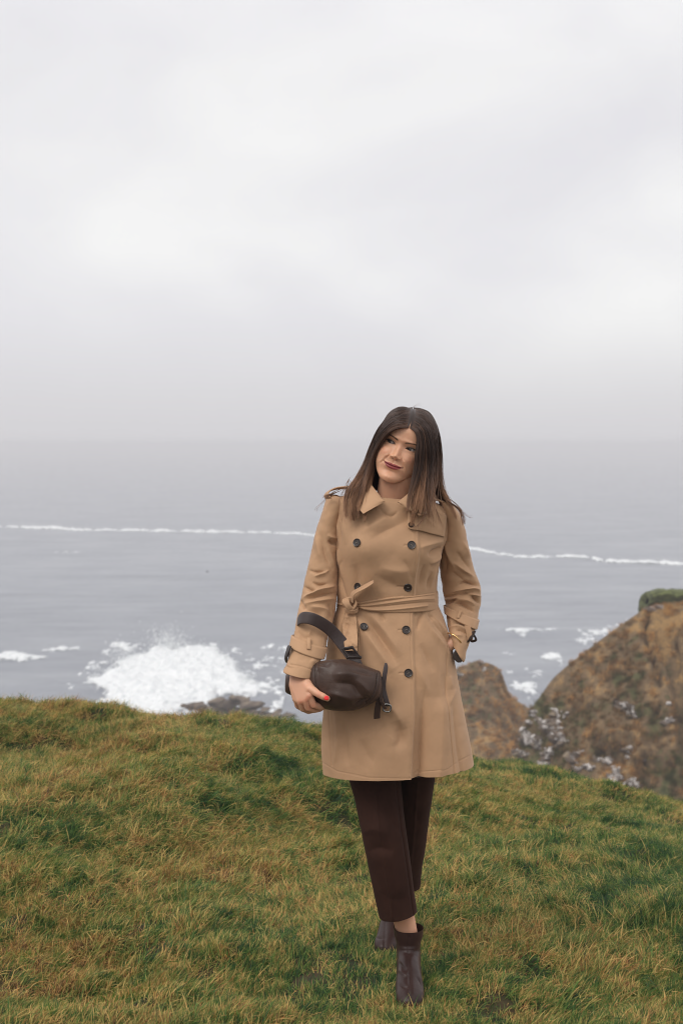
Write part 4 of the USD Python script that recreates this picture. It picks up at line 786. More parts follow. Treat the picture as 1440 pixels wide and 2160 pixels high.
# ------------------------------------------------------------------ trousers
def leg_loft(rows, folds, seed):
    L = Loft(rows, 160, 260, 2.0); m = L.mesh(); n = outward(m); v = m.vertices
    m.vertices = v + n * (.006 * (fb(v * [1, 1, .4], 14, 3, seed) - .5))[:, None]
    return creases(m, folds)
rl = [((716, 1540), (848, 1540), 4.10, .10, .10), ((734, 1640), (846, 1646), 4.085, .085, .085), ((748, 1690), (849, 1692), 4.07, .078, .08), ((757, 1732), (854, 1734), 4.055, .072, .075), ((767, 1785), (861, 1786), 4.05, .066, .07), ((777, 1835), (867, 1834), 4.06, .062, .066), ((788, 1882), (873, 1880), 4.075, .060, .064), ((797, 1922), (879, 1914), 4.085, .058, .062), ((801, 1936), (879.5, 1923), 4.087, .058, .062), ((803, 1936), (877, 1923), 4.087, .055, .059), ((806, 1915), (873, 1905), 4.087, .052, .056)]
ll = [((836, 1540), (925, 1540), 4.14, .09, .09), ((838, 1645), (917, 1645), 4.17, .075, .08), ((834, 1720), (906, 1716), 4.22, .066, .07), ((826, 1790), (897, 1786), 4.29, .060, .066), ((814, 1850), (889, 1845), 4.36, .056, .062), ((807, 1876), (886, 1873), 4.385, .056, .06), ((809, 1876), (884, 1873), 4.385, .053, .057), ((812, 1850), (880, 1845), 4.37, .05, .05)]
tr = trimesh.util.concatenate([leg_loft(rl, [([(836, 1650), (848, 1750), (862, 1850), (872, 1930)], 1.6, -.004, 'n'), ([(790, 1650), (800, 1750), (815, 1850), (828, 1940)], 3.0, .0022, 'n'), ([(765, 1760), (790, 1750), (820, 1765)], 14, .004), ([(775, 1800), (800, 1790), (830, 1800)], 12, -.004), ([(800, 1880), (830, 1900), (860, 1890)], 14, -.003), ([(812, 1700), (830, 1740), (850, 1760)], 12, -.004)], 3),
     leg_loft(ll, [([(880, 1650), (872, 1760), (860, 1870)], 3.0, .002, 'n'), ([(870, 1700), (885, 1740)], 12, -.003)], 5)])
obj('trousers', tr, trouser_m, person, smooth=True)
# ------------------------------------------------------------------ boots
def boot(top, toe, name, gz, heel_lift=0.0, shaft_r=.042, turn=0.0, folds=()):
    top, toe = np.asarray(top), np.asarray(toe); f = toe - top; f[2] = 0; Lf = np.linalg.norm(f); f /= Lf; r = np.cross(f, [0, 0, 1.0]); H = top[2] - gz; lift = heel_lift
    # spine: forward distance, height, half width, half height, and how far the ring has turned from level to upright
    sp = np.array([(0, H, shaft_r, .046, 0), (0.0, H * .8 + .012, shaft_r * .97, .046, .02), (.0, .115 + lift, .0355, .046, .10), (.006, .092 + lift, .034, .048, .28), (.03, .070 + lift * .9, .034, .045, .55), (Lf * .42, .052 + lift * .6, .0355, .036, .8), (Lf * .62, .038 + lift * .3, .0385, .030, .95), (Lf * .8, .029 + .1 * lift, .0385, .026, 1), (Lf * .93, .023, .032, .021, 1), (Lf * 1.0, .018, .018, .013, 1), (Lf * 1.015, .016, .002, .003, 1)])
    if H < .15: sp[1, 1] = (sp[0, 1] + sp[2, 1]) / 2
    t = np.linspace(0, 1, 150); q = PchipInterpolator(np.linspace(0, 1, len(sp)), sp)(t); a = np.linspace(0, 2 * math.pi, 72, endpoint=False)
    ang = q[:, 4] * math.pi / 2; fw = np.stack([np.cos(ang), np.sin(ang)], -1)  # ring's second axis: (forward, up)
    ca, sa = np.cos(a), np.sin(a); ca = np.sign(ca) * np.abs(ca) ** .9
    F = q[:, :1] + q[:, 3:4] * sa * fw[:, :1]; Z = q[:, 1:2] + q[:, 3:4] * sa * fw[:, 1:2]; X = q[:, 2:3] * ca
    sole = gz + .004 + lift * np.clip(1 - F / (Lf * .7), 0, 1) + .050 * sstep(Lf * .45, -.01, F) * 1.0
    Z = gz + Z; Zc = np.maximum(Z, sole)
    v = top * [1, 1, 0] + F[..., None] * f + X[..., None] * r + Zc[..., None] * [0, 0, 1.0]
    V = np.vstack([v.reshape(-1, 3), v[-1].mean(0)[None]]); ii = np.arange(72); m = trimesh.Trimesh(V, np.vstack([grid_faces(150, 72, True), np.column_stack([ii + 149 * 72, (ii + 1) % 72 + 149 * 72, np.full(72, 150 * 72)])]), process=False)
    cen = np.vstack([np.repeat(v.mean(1), 72, axis=0), v[-2].mean(0)[None]])
    if ((V - cen) * m.vertex_normals).sum() < 0: m.invert()
    n = outward(m); m.vertices = m.vertices + n * (.0035 * (fb(m.vertices, 26, 3, 4) - .5))[:, None]
    m = creases(m, folds)
    o = obj(name, m, boot_m, person, smooth=True)
    # outsole and block heel
    out = []
    k = 60; aa = np.linspace(0, 2 * math.pi, k, endpoint=False); fx = Lf * .36 + Lf * .655 * np.cos(aa); hw = .0415 * np.sign(np.sin(aa)) * np.abs(np.sin(aa)) ** .75 * np.interp(fx, [-.06, .0, Lf * .3, Lf * .7, Lf], [.72, .78, .84, 1.0, .86])
    zt = gz + .009 + lift * np.clip(1 - fx / (Lf * .7), 0, 1) + .050 * sstep(Lf * .45, -.01, fx)
    ring = lambda dz, s: top * [1, 1, 0] + np.outer(fx, f) + np.outer(hw * s, r) + np.outer(zt + dz, [0, 0, 1.0])
    V = np.vstack([ring(0, 1), ring(-.009, 1), ring(0, 1).mean(0)[None], ring(-.009, 1).mean(0)[None]]); i = np.arange(k); j = (i + 1) % k
    s = trimesh.Trimesh(V, np.vstack([np.column_stack([i, j, j + k]), np.column_stack([i, j + k, i + k]), np.column_stack([i, j, np.full(k, 2 * k)])[:, ::-1], np.column_stack([i + k, j + k, np.full(k, 2 * k + 1)])]), process=False)
    obj('sole', s, buckle_m, o, smooth=40)
    hc = np.array([(x, y, z) for x, y in ((-.029, -.05), (.029, -.05), (.029, .0), (-.029, .0)) for z in (.052 + lift, .056 + lift)] + [(x, y, lift) for x, y in ((-.024, -.046), (.024, -.046), (.024, -.008), (-.024, -.008))])
    hv = top * [1, 1, 0] + np.outer(hc[:, 1], f) + np.outer(hc[:, 0], r) + np.outer(hc[:, 2] + gz, [0, 0, 1.0])
    obj('heel', trimesh.convex.convex_hull(hv).subdivide(), buckle_m, o, smooth=40)
    return o, m
gz1 = float(ground(0.19, 3.98)); gz2 = float(ground(0.12, 4.42))
b1, bm1 = boot(W(861, 1957, 4.095), W(865, 2136, 3.875), 'boot', W(865, 2136, 3.88)[2], 0, .0425, 0, [([(862, 1975), (861, 2020), (864, 2070), (868, 2105)], 1.5, -.0025, 'n'), ([(842, 2030), (850, 2042), (858, 2046)], 3, -.004), ([(840, 2045), (852, 2056), (862, 2058)], 3, .003), ([(878, 2062), (888, 2075), (892, 2092)], 3, -.003), ([(842, 2078), (856, 2083), (864, 2080)], 3, -.003), ([(845, 2005), (865, 2010), (888, 2002)], 6, -.003)])
b2, bm2 = boot(W(840, 1850, 4.52), W(810, 2016, 4.30), 'boot', W(810, 2020, 4.30)[2], .02, .042, 0, [([(812, 1945), (811, 1975), (810, 2005)], 1.5, -.0025, 'n'), ([(792, 1978), (802, 1980), (812, 1978)], 2.5, -.003)])
# ------------------------------------------------------------------ head
ROLL, YAW, PITCH = math.radians(21.5), math.radians(10), math.radians(2)
vu = np.array([math.sin(ROLL), 0, math.cos(ROLL)]); uu = np.array([math.cos(ROLL), 0, -math.sin(ROLL)]); ww = np.array([0, -1.0, 0])
uu, ww = uu * math.cos(YAW) + ww * math.sin(YAW), ww * math.cos(YAW) - uu * math.sin(YAW)
vu, ww = vu * math.cos(PITCH) + ww * math.sin(PITCH), ww * math.cos(PITCH) - vu * math.sin(PITCH)
HR = np.stack([uu, vu, ww], 0) * 0.01                       # head coordinates are centimetres: right, up, forward
HO = W(844.0, 940.5, 4.015) - np.array([0, 0, 8.0]) @ HR
def head_to_world(p): return HO + np.asarray(p, float) @ HR
hv = [-10.9, -10.6, -9.6, -8, -6, -4, -2, 0, 2, 4, 6, 8, 9.5, 10.6, 11.2]
ha = PchipInterpolator(hv, [0.02, 1.9, 3.45, 5.0, 6.35, 7.0, 7.15, 7.05, 7.0, 7.2, 7.1, 6.4, 5.1, 3.1, 0.02])
hf = PchipInterpolator(hv, [7.7, 8.35, 8.75, 8.3, 8.7, 8.7, 8.5, 8.25, 8.85, 9.0, 8.5, 7.1, 5.2, 2.6, -0.5])
hb = PchipInterpolator(hv, [7.2, 6.2, 4.4, 2.0, -1.5, -5, -7.5, -8.5, -9.2, -9.5, -9.2, -8.2, -6.6, -4, -0.6])
hc = PchipInterpolator(hv, [7.45, 6.8, 5.4, 3.4, 1.5, .5, 0, 0, 0, 0, 0, 0, -.3, -.5, -.55])
EC, ER = (3.08, 0.0, 6.35), 1.25
def almond(u, v, s):
    """>0 inside the eye opening; s = side (-1 image left)"""
    x = (u * s - EC[0]); tilt = 0.10 * x; y = v - EC[1] - tilt - 0.02; L = 1.48
    up = 0.47 * np.clip(1 - (x / L) ** 2, 0, None) ** .8; lo = 0.31 * np.clip(1 - (x / L) ** 2, 0, None) ** .9
    return np.minimum(up - y, y + lo), y - up, x, y
mouth_v = lambda u: -6.05 + 0.036 * u ** 2 + 0.0022 * u ** 4
def face_relief(u, v, w0):
    G = lambda a, b, su, sv: np.exp(-((u - a) / su) ** 2 - ((v - b) / sv) ** 2)
    au = np.abs(u); d = 0 * u
    # nose
    nh = PchipInterpolator([-12, -4.5, -4.2, -3.85, -3.5, -3.1, -2.7, -2.0, -1.1, -0.3, 0.5, 1.2, 2.0, 12], [0, 0, .25, .80, 1.36, 1.62, 1.58, 1.18, .78, .50, .30, .14, 0, 0])(v)
    ns = PchipInterpolator([-12, -4.5, -3.5, -2.2, -1, 0.5, 12], [1.2, 1.18, 1.05, .88, .80, .82, .95])(v)
    d = d + nh * np.exp(-(au / ns) ** 2.25) + .16 * G(0, -3.1, .62, .45)
    d = d + 0.62 * np.exp(-((au - 1.22) / .50) ** 2 - ((v + 3.45) / .46) ** 2)
    d = d - 0.45 * np.exp(-((au - 0.62) / .30) ** 2 - ((v + 4.0) / .17) ** 2)
    d = d - 0.22 * np.exp(-((au - 1.85) / .22) ** 2 - ((v + 3.45) / .5) ** 2)
    # brows, sockets, cheeks
    d = d + .34 * np.exp(-((au - 2.7) / 2.0) ** 2 - ((v - 1.75) / .6) ** 2) + .12 * G(0, 1.6, 1.2, .7)
    d = d - .42 * np.exp(-((au - 2.6) / 1.5) ** 2 - ((v - .35) / .9) ** 2) - .25 * np.exp(-((au - 1.5) / .5) ** 2 - ((v - .3) / .7) ** 2)
    d = d + .72 * np.exp(-((au - 3.6) / 1.7) ** 2 - ((v + 2.9) / 1.5) ** 2) - .16 * np.exp(-((au - 3.2) / 1.6) ** 2 - ((v + 1.15) / .35) ** 2)
    # smile lines
    xl = np.clip((-3.5 - v) / 3.2, 0, 1); line = 1.85 + 1.75 * xl ** .9
    d = d - .17 * np.exp(-((au - line) / .36) ** 2) * sstep(-3.2, -3.9, v) * sstep(-7.0, -6.0, v)
    d = d + .18 * np.exp(-((au - line - .65) / .6) ** 2) * sstep(-3.2, -3.9, v) * sstep(-7.0, -5.6, v)
    # lips
    vm = mouth_v(u); k = np.clip(1 - (u / 2.95) ** 2, 0, None)
    d = d + .34 * np.exp(-((v - vm - .30) / .34) ** 2) * k ** .7 * (1 - .25 * np.exp(-(u / .3) ** 2)) + .50 * np.exp(-((v - vm + .50) / .45) ** 2) * np.clip(1 - (u / 2.5) ** 2, 0, None) ** .7
    d = d - .30 * np.exp(-((v - vm) / .10) ** 2) * np.clip(1 - (u / 3.1) ** 2, 0, None) ** .4 - .13 * np.exp(-((au - 2.85) / .35) ** 2 - ((v - mouth_v(2.85)) / .3) ** 2)
    d = d - .12 * np.exp(-(u / .28) ** 2) * sstep(-5.4, -5.1, v) * sstep(-4.1, -4.4, v)
    d = d - .38 * G(0, -7.55, 1.7, .55) + .38 * G(0, -9.3, 1.5, .9) - .08 * np.exp(-(u / .2) ** 2 - ((v + 9.5) / .5) ** 2)
    return d
vv = np.unique(np.concatenate([np.linspace(-10.9, -10.3, 24), np.linspace(-10.3, 3.0, 230), np.linspace(3.0, 11.2, 90)]))
aa = np.concatenate([np.linspace(-.12, math.pi + .12, 300), np.linspace(math.pi + .12, 2 * math.pi - .12, 92)[1:-1]])
VV, AA = np.meshgrid(vv, aa, indexing='ij')
a_, f_, b_, c_ = ha(VV), hf(VV), hb(VV), hc(VV); co, si = np.cos(AA), np.sin(AA); ef = 2 / np.interp(VV, [-11, -8, -4, 3, 8], [2.0, 2.05, 2.25, 2.4, 2.1])
U = a_ * np.sign(co) * np.abs(co) ** np.where(si > 0, ef, 1.0)
Wd = np.where(si > 0, c_ + (f_ - c_) * np.abs(si) ** ef, c_ - (c_ - b_) * np.abs(si))
Wd = Wd + np.where(si > 0, face_relief(U, VV, Wd) * sstep(0.05, .45, si), 0)
col = np.tile(np.array([0.585, 0.308, 0.188]), (*U.shape, 1)); 
for s in (-1, 1):
    m, top, x, y = almond(U, VV, s); r2 = x ** 2 + (VV - EC[1]) ** 2; front = si > 0
    lid = EC[2] + np.sqrt(np.clip((ER + .13) ** 2 - r2, 0.0, None)); near = (r2 < (ER + .13) ** 2 * .999) & front
    sm = 0.10; h = np.clip(.5 + .5 * (lid - Wd) / sm, 0, 1); blend = Wd * (1 - h) + lid * h + sm * h * (1 - h)
    Wd = np.where(near, blend, Wd)
    fold = .10 * np.exp(-((y - (top * 0 + .78)) / .10) ** 2) * np.exp(-(x / 1.5) ** 2); Wd = Wd - np.where(front, fold, 0)
    hole = sstep(0.0, .05, m) * front; Wd = Wd * (1 - hole) + (EC[2] + .55) * hole
    def mixc(mask, c):
        global col
        mask = np.clip(mask, 0, 1)[..., None] * front[..., None]; col = col * (1 - mask) + np.array(c) * mask
    L = np.abs(x) < 1.75
    upedge = top                                                      # 0 on the upper lid edge, positive above
    mixc(.5 * np.exp(-((upedge - .24) / .34) ** 2) * (np.abs(x) < 1.6) * sstep(1.7, 1.2, np.abs(x)), (0.16, 0.085, 0.06))
    mixc(1.0 * sstep(.24, .07, np.abs(upedge - .03) - .03 * sstep(-.5, 1.4, x)) * sstep(1.62, 1.42, np.abs(x)) * (y > -.35), (0.010, 0.007, 0.006))
    lowedge = -(y + 0.31 * np.clip(1 - (x / 1.48) ** 2, 0, None) ** .9)
    mixc(.75 * np.exp(-((lowedge - .05) / .09) ** 2) * sstep(1.5, 1.1, np.abs(x)) * sstep(-1.3, .5, x) , (0.06, 0.035, 0.028))
    mixc(.9 * np.exp(-((x - 1.62) / .35) ** 2 - ((y - .16 - .25 * (x - 1.62)) / .10) ** 2), (0.012, 0.008, 0.007))
    # brow
    bx = (U * s - 1.05) / 3.9; bc = 1.22 + 0.92 * np.clip(bx, 0, 1) ** .8 - .55 * np.clip(bx - .62, 0, 1) * 1.6; bw = np.interp(bx, [0, .12, .55, 1.0], [.21, .26, .20, .07])
    mixc(.86 * sstep(1.5, .45, np.abs(VV - bc) / bw) * sstep(-.03, .06, bx) * sstep(1.03, .93, bx) * (.75 + .5 * (meshkit.noise(np.stack([U * 2.5, VV * 2, 0 * U], -1), 3))), (0.045, 0.026, 0.018))
    cheek = np.exp(-((U * s - 4.3) / 1.5) ** 2 - ((VV + 2.9) / 1.2) ** 2) * front; col = col * (1 - .22 * cheek[..., None] * np.array([.1, .55, .55]))
front = si > 0
vm = mouth_v(U); k = np.clip(1 - (U / 2.85) ** 2, 0, None); upl = .70 * k ** .9 * (1 - .22 * np.exp(-(U / .30) ** 2)); lol = .92 * np.clip(1 - (U / 2.6) ** 2, 0, None) ** .75
lip = (sstep(upl + .05, upl - .05, VV - vm) * (VV >= vm) + sstep(lol + .06, lol - .06, vm - VV) * (VV < vm)) * front * (np.abs(U) < 2.95)
col = col * (1 - lip[..., None]) + np.array([0.235, 0.042, 0.042]) * lip[..., None]
dk = np.exp(-((VV - vm) / .07) ** 2) * (np.abs(U) < 3.0) * front; col = col * (1 - .75 * dk[..., None]) + np.array([.05, .012, .012]) * .75 * dk[..., None]
nost = np.exp(-((np.abs(U) - .62) / .26) ** 2 - ((VV + 4.05) / .12) ** 2) * front; col = col * (1 - .5 * nost[..., None]) + np.array([.12, .05, .035]) * .5 * nost[..., None]
scalp = sstep(0, 1.0, VV - (6.1 - .09 * U ** 2)) * front + (~front) * sstep(-5, -3, VV) ; part = np.exp(-((U - .55) / .16) ** 2) * front
scalp = np.clip(scalp, 0, 1) * (1 - .55 * part); col = col * (1 - scalp[..., None]) + np.array([.035, .02, .014]) * scalp[..., None]
nz_ = fb(np.stack([U, VV, 0 * U], -1), 1.3, 4, 3) - .5; col = col * (1 + (.20 * nz_)[..., None] * np.array([.6, 1.0, 1.0]) * (1 - np.clip(lip, 0, 1))[..., None])
HVc = head_to_world(np.stack([U, VV, Wd], -1).reshape(-1, 3)); nA = len(aa)
hfaces = grid_faces(len(vv), nA, True)
Nh = len(HVc); HVc = np.vstack([HVc, head_to_world([0, -10.92, 7.5]), head_to_world([0, 11.22, -.52])]); i = np.arange(nA); j = (i + 1) % nA
hfaces = np.vstack([hfaces, np.column_stack([j, i, np.full(nA, Nh)]), np.column_stack([i + Nh - nA, j + Nh - nA, np.full(nA, Nh + 1)])])
headm = trimesh.Trimesh(HVc, hfaces, process=False)
if headm.volume < 0: headm.invert()
hcol = np.vstack([col.reshape(-1, 3), col.reshape(-1, 3)[:1], col.reshape(-1, 3)[-1:]]); htree = cKDTree(HVc)
headM = MF(headm)
# ---- hand that holds the bag, and the rest of the body under the clothes
HD = 0.013
def J(px, py, d, r): return (W(px, py, d + HD), r)
hand = m3.Manifold.batch_hull([m3.Manifold.sphere(r, 28).translate(list(map(float, p))) for p, r in (J(624, 1424, 3.905, .017), J(637, 1427, 3.90, .018), J(620, 1446, 3.885, .014), J(647, 1446, 3.862, .017), J(625, 1474, 3.872, .0115), J(634, 1478, 3.856, .0115), J(645, 1476, 3.846, .0115), J(652, 1468, 3.842, .012))])
hand = hand + bones([J(633, 1398, 3.93, .019), J(630, 1420, 3.905, .0225)])
hand = hand + m3.Manifold.batch_hull([m3.Manifold.sphere(r, 28).translate(list(map(float, p))) for p, r in (J(637, 1432, 3.888, .015), J(653, 1454, 3.845, .0125), J(645, 1466, 3.85, .010))])
hand = hand + bones([J(640, 1436, 3.880, .0145), J(656, 1454, 3.843, .0118), J(672, 1465, 3.826, .0092), J(681, 1469.5, 3.823, .0093), J(690, 1474, 3.825, .0075)])
for ch in ([(653, 1470, 3.842, .0105), (661, 1487, 3.846, .0094), (677, 1492, 3.868, .0084), (688, 1491, 3.888, .0072)], [(645, 1478, 3.846, .0108), (650, 1493, 3.856, .0098), (664, 1497.5, 3.880, .0087), (675, 1496, 3.902, .0074)],
           [(634, 1480, 3.856, .0105), (638, 1494, 3.870, .0094), (650, 1500, 3.895, .0084), (660, 1499, 3.915, .0072)], [(625, 1476, 3.872, .0095), (628, 1489, 3.888, .0084), (638, 1496, 3.910, .0076), (646, 1496, 3.925, .0066)]):
    hand = hand + bones([J(*c) for c in ch])
hand = hand.refine_to_length(.0028); ht = TM(hand); ht = trimesh.Trimesh(ht.vertices, ht.faces, process=True); trimesh.smoothing.filter_taubin(ht, lamb=.5, nu=.53, iterations=14)
handM = MF(ht)
def at(px, py, d): return W(px, py, d)
bodyM = m3.Manifold()
for ch in ([(at(826, 1090, 4.10), .050), (at(829, 1050, 4.10), .049), (at(838, 1008, 4.085), .052), (head_to_world([0, -2, -1.5]), .055)],
           [(at(825, 1090, 4.11), .05), (at(735, 1082, 4.11), .035)], [(at(825, 1095, 4.11), .05), (at(925, 1108, 4.11), .035)], [(at(712, 1088, 4.10), .026), (at(670, 1266, 4.05), .022), (at(650, 1345, 3.985), .018), (at(634, 1398, 3.93), .018)],
           [(at(950, 1108, 4.11), .026), (at(974, 1246, 4.155), .022), (at(970, 1310, 4.105), .018), (at(962, 1350, 4.06), .018), (at(945, 1364, 4.055), .016)],
           [(at(800, 1120, 4.11), .08), (at(815, 1270, 4.11), .075), (at(800, 1430, 4.10), .075)], [(at(850, 1130, 4.11), .08), (at(825, 1270, 4.11), .075), (at(868, 1430, 4.11), .075)],
           [(at(795, 1480, 4.10), .062), (at(810, 1760, 4.06), .040), (at(838, 1890, 4.088), .036), (at(853, 1945, 4.097), .031), (at(861, 1985, 4.10), .030)], [(at(880, 1480, 4.12), .058), (at(867, 1720, 4.23), .034), (at(842, 1870, 4.42), .034), (at(838, 1910, 4.48), .030)]):
    bodyM = bodyM + bones(ch, 40)
bt = TM(bodyM.refine_to_length(.012)); bt = trimesh.Trimesh(bt.vertices, bt.faces, process=True); trimesh.smoothing.filter_taubin(bt, lamb=.5, nu=.53, iterations=10)
for sgn in (-1, 1):                                           # ears, tucked under the hair
    e = trimesh.creation.icosphere(3, 1.0); e.vertices = e.vertices * [.5, 3.0, 1.6]; e.vertices[:, 0] += .25 * np.sin(e.vertices[:, 1] * 1.3); e.vertices = head_to_world(e.vertices + [sgn * 6.9, -1.2, -.6])
    headM = headM + MF(e)
bodyT = TM(MF(bt) + handM + headM)
d, ix = htree.query(bodyT.vertices); tone = np.tile(np.array([0.56, 0.298, 0.188]), (len(bodyT.vertices), 1)); nearh = np.exp(-(d / .004) ** 2)[:, None]
tone = tone * (1 - nearh) + hcol[ix] * nearh
hp = PX(bodyT.vertices); kn = np.zeros(len(hp)); isH = (hp[:, 1] > 1420) & (hp[:, 1] < 1505) & (hp[:, 0] < 700)
for (px, py) in ((653, 1470), (645, 1478), (634, 1481), (661, 1488), (650, 1494), (672, 1465)): kn += np.exp(-(((hp - [px, py]) / 6.0) ** 2).sum(1)) * isH
tone = tone * (1 - np.clip(kn, 0, 1)[:, None] * np.array([.02, .20, .22]))
obj('body', bodyT, skin_m, person, smooth=True, attrs={'tone': tone})
nl = trimesh.creation.icosphere(3, 1.0); nl.vertices *= [.0072, .0016, .0060]
T = trimesh.geometry.align_vectors([0, -1, 0], np.array([.25, -.9, .30]) / np.linalg.norm([.25, -.9, .30])); T = T @ trimesh.transformations.rotation_matrix(.45, [0, 1, 0]); T[:3, 3] = W(688.5, 1472.5, 3.8285); nl.apply_transform(T)
obj('fingernail', nl, nail_m, person, smooth=True)
# eyes
for s in (-1, 1):
    e = trimesh.creation.icosphere(5, ER); gz = np.array([-.40, 0.02, 1.0]); gz /= np.linalg.norm(gz); ang = np.degrees(np.arccos(np.clip(e.vertices @ gz / ER, -1, 1)))
    tone = np.where((ang < 12)[:, None], (.004, .004, .004), np.where((ang < 31)[:, None], (.022, .012, .008), (.30, .25, .225)))
    e.vertices = head_to_world(e.vertices + [s * EC[0], EC[1], EC[2]])
    obj('eye', e, eye_m, person, smooth=True, attrs={'tone': tone})
    # upper lashes
    x = np.linspace(-1.2, 1.5, 16); y = .10 * x + 0.02 + .47 * np.clip(1 - (x / 1.48) ** 2, 0, None) ** .8; w = EC[2] + np.sqrt(np.clip((ER + .12) ** 2 - x ** 2 - y ** 2, .05, None))
    p = np.column_stack([s * (EC[0] + x), y, w + .03]); 
    lw = np.interp(x, [-1.2, 0, 1.5], [.03, .05, .06])
    obj('eyelash', tube(head_to_world(p), lw * .01, 40, 6), buckle_m, person, smooth=True)

# ------------------------------------------------------------------ hair
hair_m = mat('hair', {'a': ('attribute', {'attribute': 'fall'}), 'b': ('attribute', {'attribute': 'strand'}), 's': ('math', {'math_type': 'multiply_add', 'value2': 0.50}),
    'r': ('rgb_ramp', {'ramp': [(0.0, (0.014, 0.0075, 0.006)), (0.25, (0.042, 0.021, 0.014)), (0.5, (0.10, 0.048, 0.027)), (0.75, (0.20, 0.098, 0.050)), (1.0, (0.34, 0.18, 0.095)), ]}),
    'p': ('principled_bsdf', {'roughness': 0.42, 'specular_ior_level': 0.3, 'anisotropic': 0.4})},
    [('b.fac', 's.value1'), ('a.fac', 's.value3'), ('s.value', 'r.fac'), ('r.color', 'p.base_color')], 'p.BSDF')
LG = [[(862, 902, 4.005), (842, 903, 3.995), (818, 914, 4.005), (802, 935, 4.03), (792, 952, 4.045), (785, 975, 4.055), (781, 1005, 4.05), (778, 1040, 4.015), (770, 1080, 3.960), (767, 1110, 3.945)],
      [(864, 893, 4.02), (838, 892, 4.005), (811, 911, 4.02), (794, 943, 4.05), (780, 983, 4.065), (772, 1025, 4.025), (762, 1066, 3.968), (755, 1106, 3.948)],
      [(866, 880, 4.05), (838, 879, 4.035), (809, 903, 4.05), (792, 940, 4.08), (779, 983, 4.085), (766, 1020, 4.05), (754, 1052, 3.982), (747, 1098, 3.956)],
      [(868, 868, 4.09), (838, 869, 4.085), (808, 898, 4.095), (790, 936, 4.115), (777, 976, 4.12), (760, 1011, 4.085), (744, 1034, 4.02), (735, 1062, 3.985), (736, 1104, 3.962)],
      [(870, 859, 4.14), (842, 865, 4.14), (811, 895, 4.145), (794, 930, 4.155), (780, 968, 4.16), (763, 1002, 4.14), (735, 1024, 4.10), (708, 1035, 4.075), (690, 1045, 4.06)]]
RG = [[(864, 903, 4.005), (876, 912, 3.995), (882, 942, 4.0), (879, 980, 4.005), (870, 1015, 3.995), (861, 1045, 3.968), (858, 1080, 3.942), (852, 1110, 3.938)],
      [(866, 895, 4.02), (886, 906, 4.0), (896, 940, 4.005), (897, 980, 4.01), (892, 1020, 3.995), (884, 1060, 3.955), (880, 1106, 3.938)],
      [(868, 884, 4.045), (895, 893, 4.025), (908, 928, 4.03), (912, 980, 4.04), (909, 1025, 4.015), (907, 1065, 3.968), (912, 1096, 3.955)],
      [(870, 870, 4.085), (903, 879, 4.075), (918, 918, 4.085), (921, 976, 4.09), (921, 1025, 4.06), (926, 1058, 4.00), (936, 1092, 3.98)],
      [(872, 859, 4.135), (902, 867, 4.135), (919, 903, 4.14), (924, 958, 4.145), (924, 1008, 4.125), (933, 1042, 4.07), (962, 1068, 4.04), (984, 1101, 4.03)]]
NP = 22
hn = np.array(headm.vertex_normals)
def clear_head(p, gap):
    d, k = htree.query(p); h = ((p - HVc[k]) * hn[k]).sum(1); push = np.clip(gap - h, 0, None) * (d < .06)
    return p + hn[k] * push[:, None]
def guides(G):
    out = []
    for g in G:
        g = np.array(g, float); s = np.concatenate([[0], np.cumsum(np.linalg.norm(np.diff(g[:, :2], axis=0), axis=1))]); s /= s[-1]
        out.append(W(*PchipInterpolator(s, g)(np.linspace(0, 1, NP)).T))
    return PchipInterpolator(np.arange(len(G)), np.array(out))          # s in 0..4 -> (NP, 3)
hr = np.random.default_rng(12)
allp, fall, strand, wid = [], [], [], []
tt = np.linspace(0, 1, NP)
for side, G in ((-1, LG), (1, RG)):
    gi_ = guides(G); ncl = 13
    cs = np.where(hr.random(ncl) < (.90 if side < 0 else .84), hr.uniform(0, 2.95, ncl), hr.uniform(3.0, 4, ncl)); coff = np.column_stack([hr.normal(0, .0035, ncl), hr.normal(0, .007, ncl), hr.normal(0, .002, ncl)]); clen = hr.uniform(.72, 1.08, ncl); ccol = hr.uniform(0, 1, ncl); cw = hr.normal(0, .008, (ncl, 2))
    for k in range(4400):
        c = hr.integers(0, ncl); s = np.clip(cs[c] + hr.normal(0, .30 if cs[c] < 2.9 else .12), -.08, 4.05)
        if hr.random() < .22: s = hr.uniform(3.0, 4.0) if cs[c] >= 2.9 or hr.random() < .5 else s
        p = gi_(np.clip(s, 0, 4)); pc = gi_(np.clip(cs[c], 0, 4)); cl = (.9 * sstep(.12, .95, tt) + .06)[:, None]
        p = p * (1 - cl) + pc * cl
        dep = abs(hr.normal(0, .006)); grow = sstep(0, .35, tt)[:, None]
        p = p + coff[c] * grow + np.array([0, dep, -dep * .15]) * 1.0 + hr.normal(0, .0022, 3) * grow
        wv = np.sin(tt * 5 + ccol[c] * 9) * (tt ** 1.5); p = p + np.outer(wv, [cw[c, 0], cw[c, 1] * .3, 0]) + np.outer(tt ** 3, np.array([hr.normal(0, .0013), hr.normal(0, .0015), 0]))
        if hr.random() < .03: p = p + np.outer(sstep(.1, .6, tt), [side * hr.uniform(0, .010), 0, hr.uniform(-.003, .006)])
        L = min(1.06, clen[c] * (1 - .34 * hr.random() ** 1.3)); q = np.array([np.interp(np.linspace(0, min(L, 1), NP), tt, p[:, i]) for i in range(3)]).T
        allp.append(q); f0 = sstep(.30, .95, tt * min(L, 1) + .16 * (ccol[c] - .5)); fall.append(f0 * .60 + .03); strand.append(np.full(NP, np.clip(1.5 * (float(meshkit.noise(np.array([s * 9.0, side * 3.0, 0.5]), 5)) - .2) * .55 + .25 * ccol[c] + .25 * hr.random(), 0, 1) ** 1.4)); wid.append(.0011 * (1 - .75 * tt ** 3) * hr.uniform(.7, 1.3))
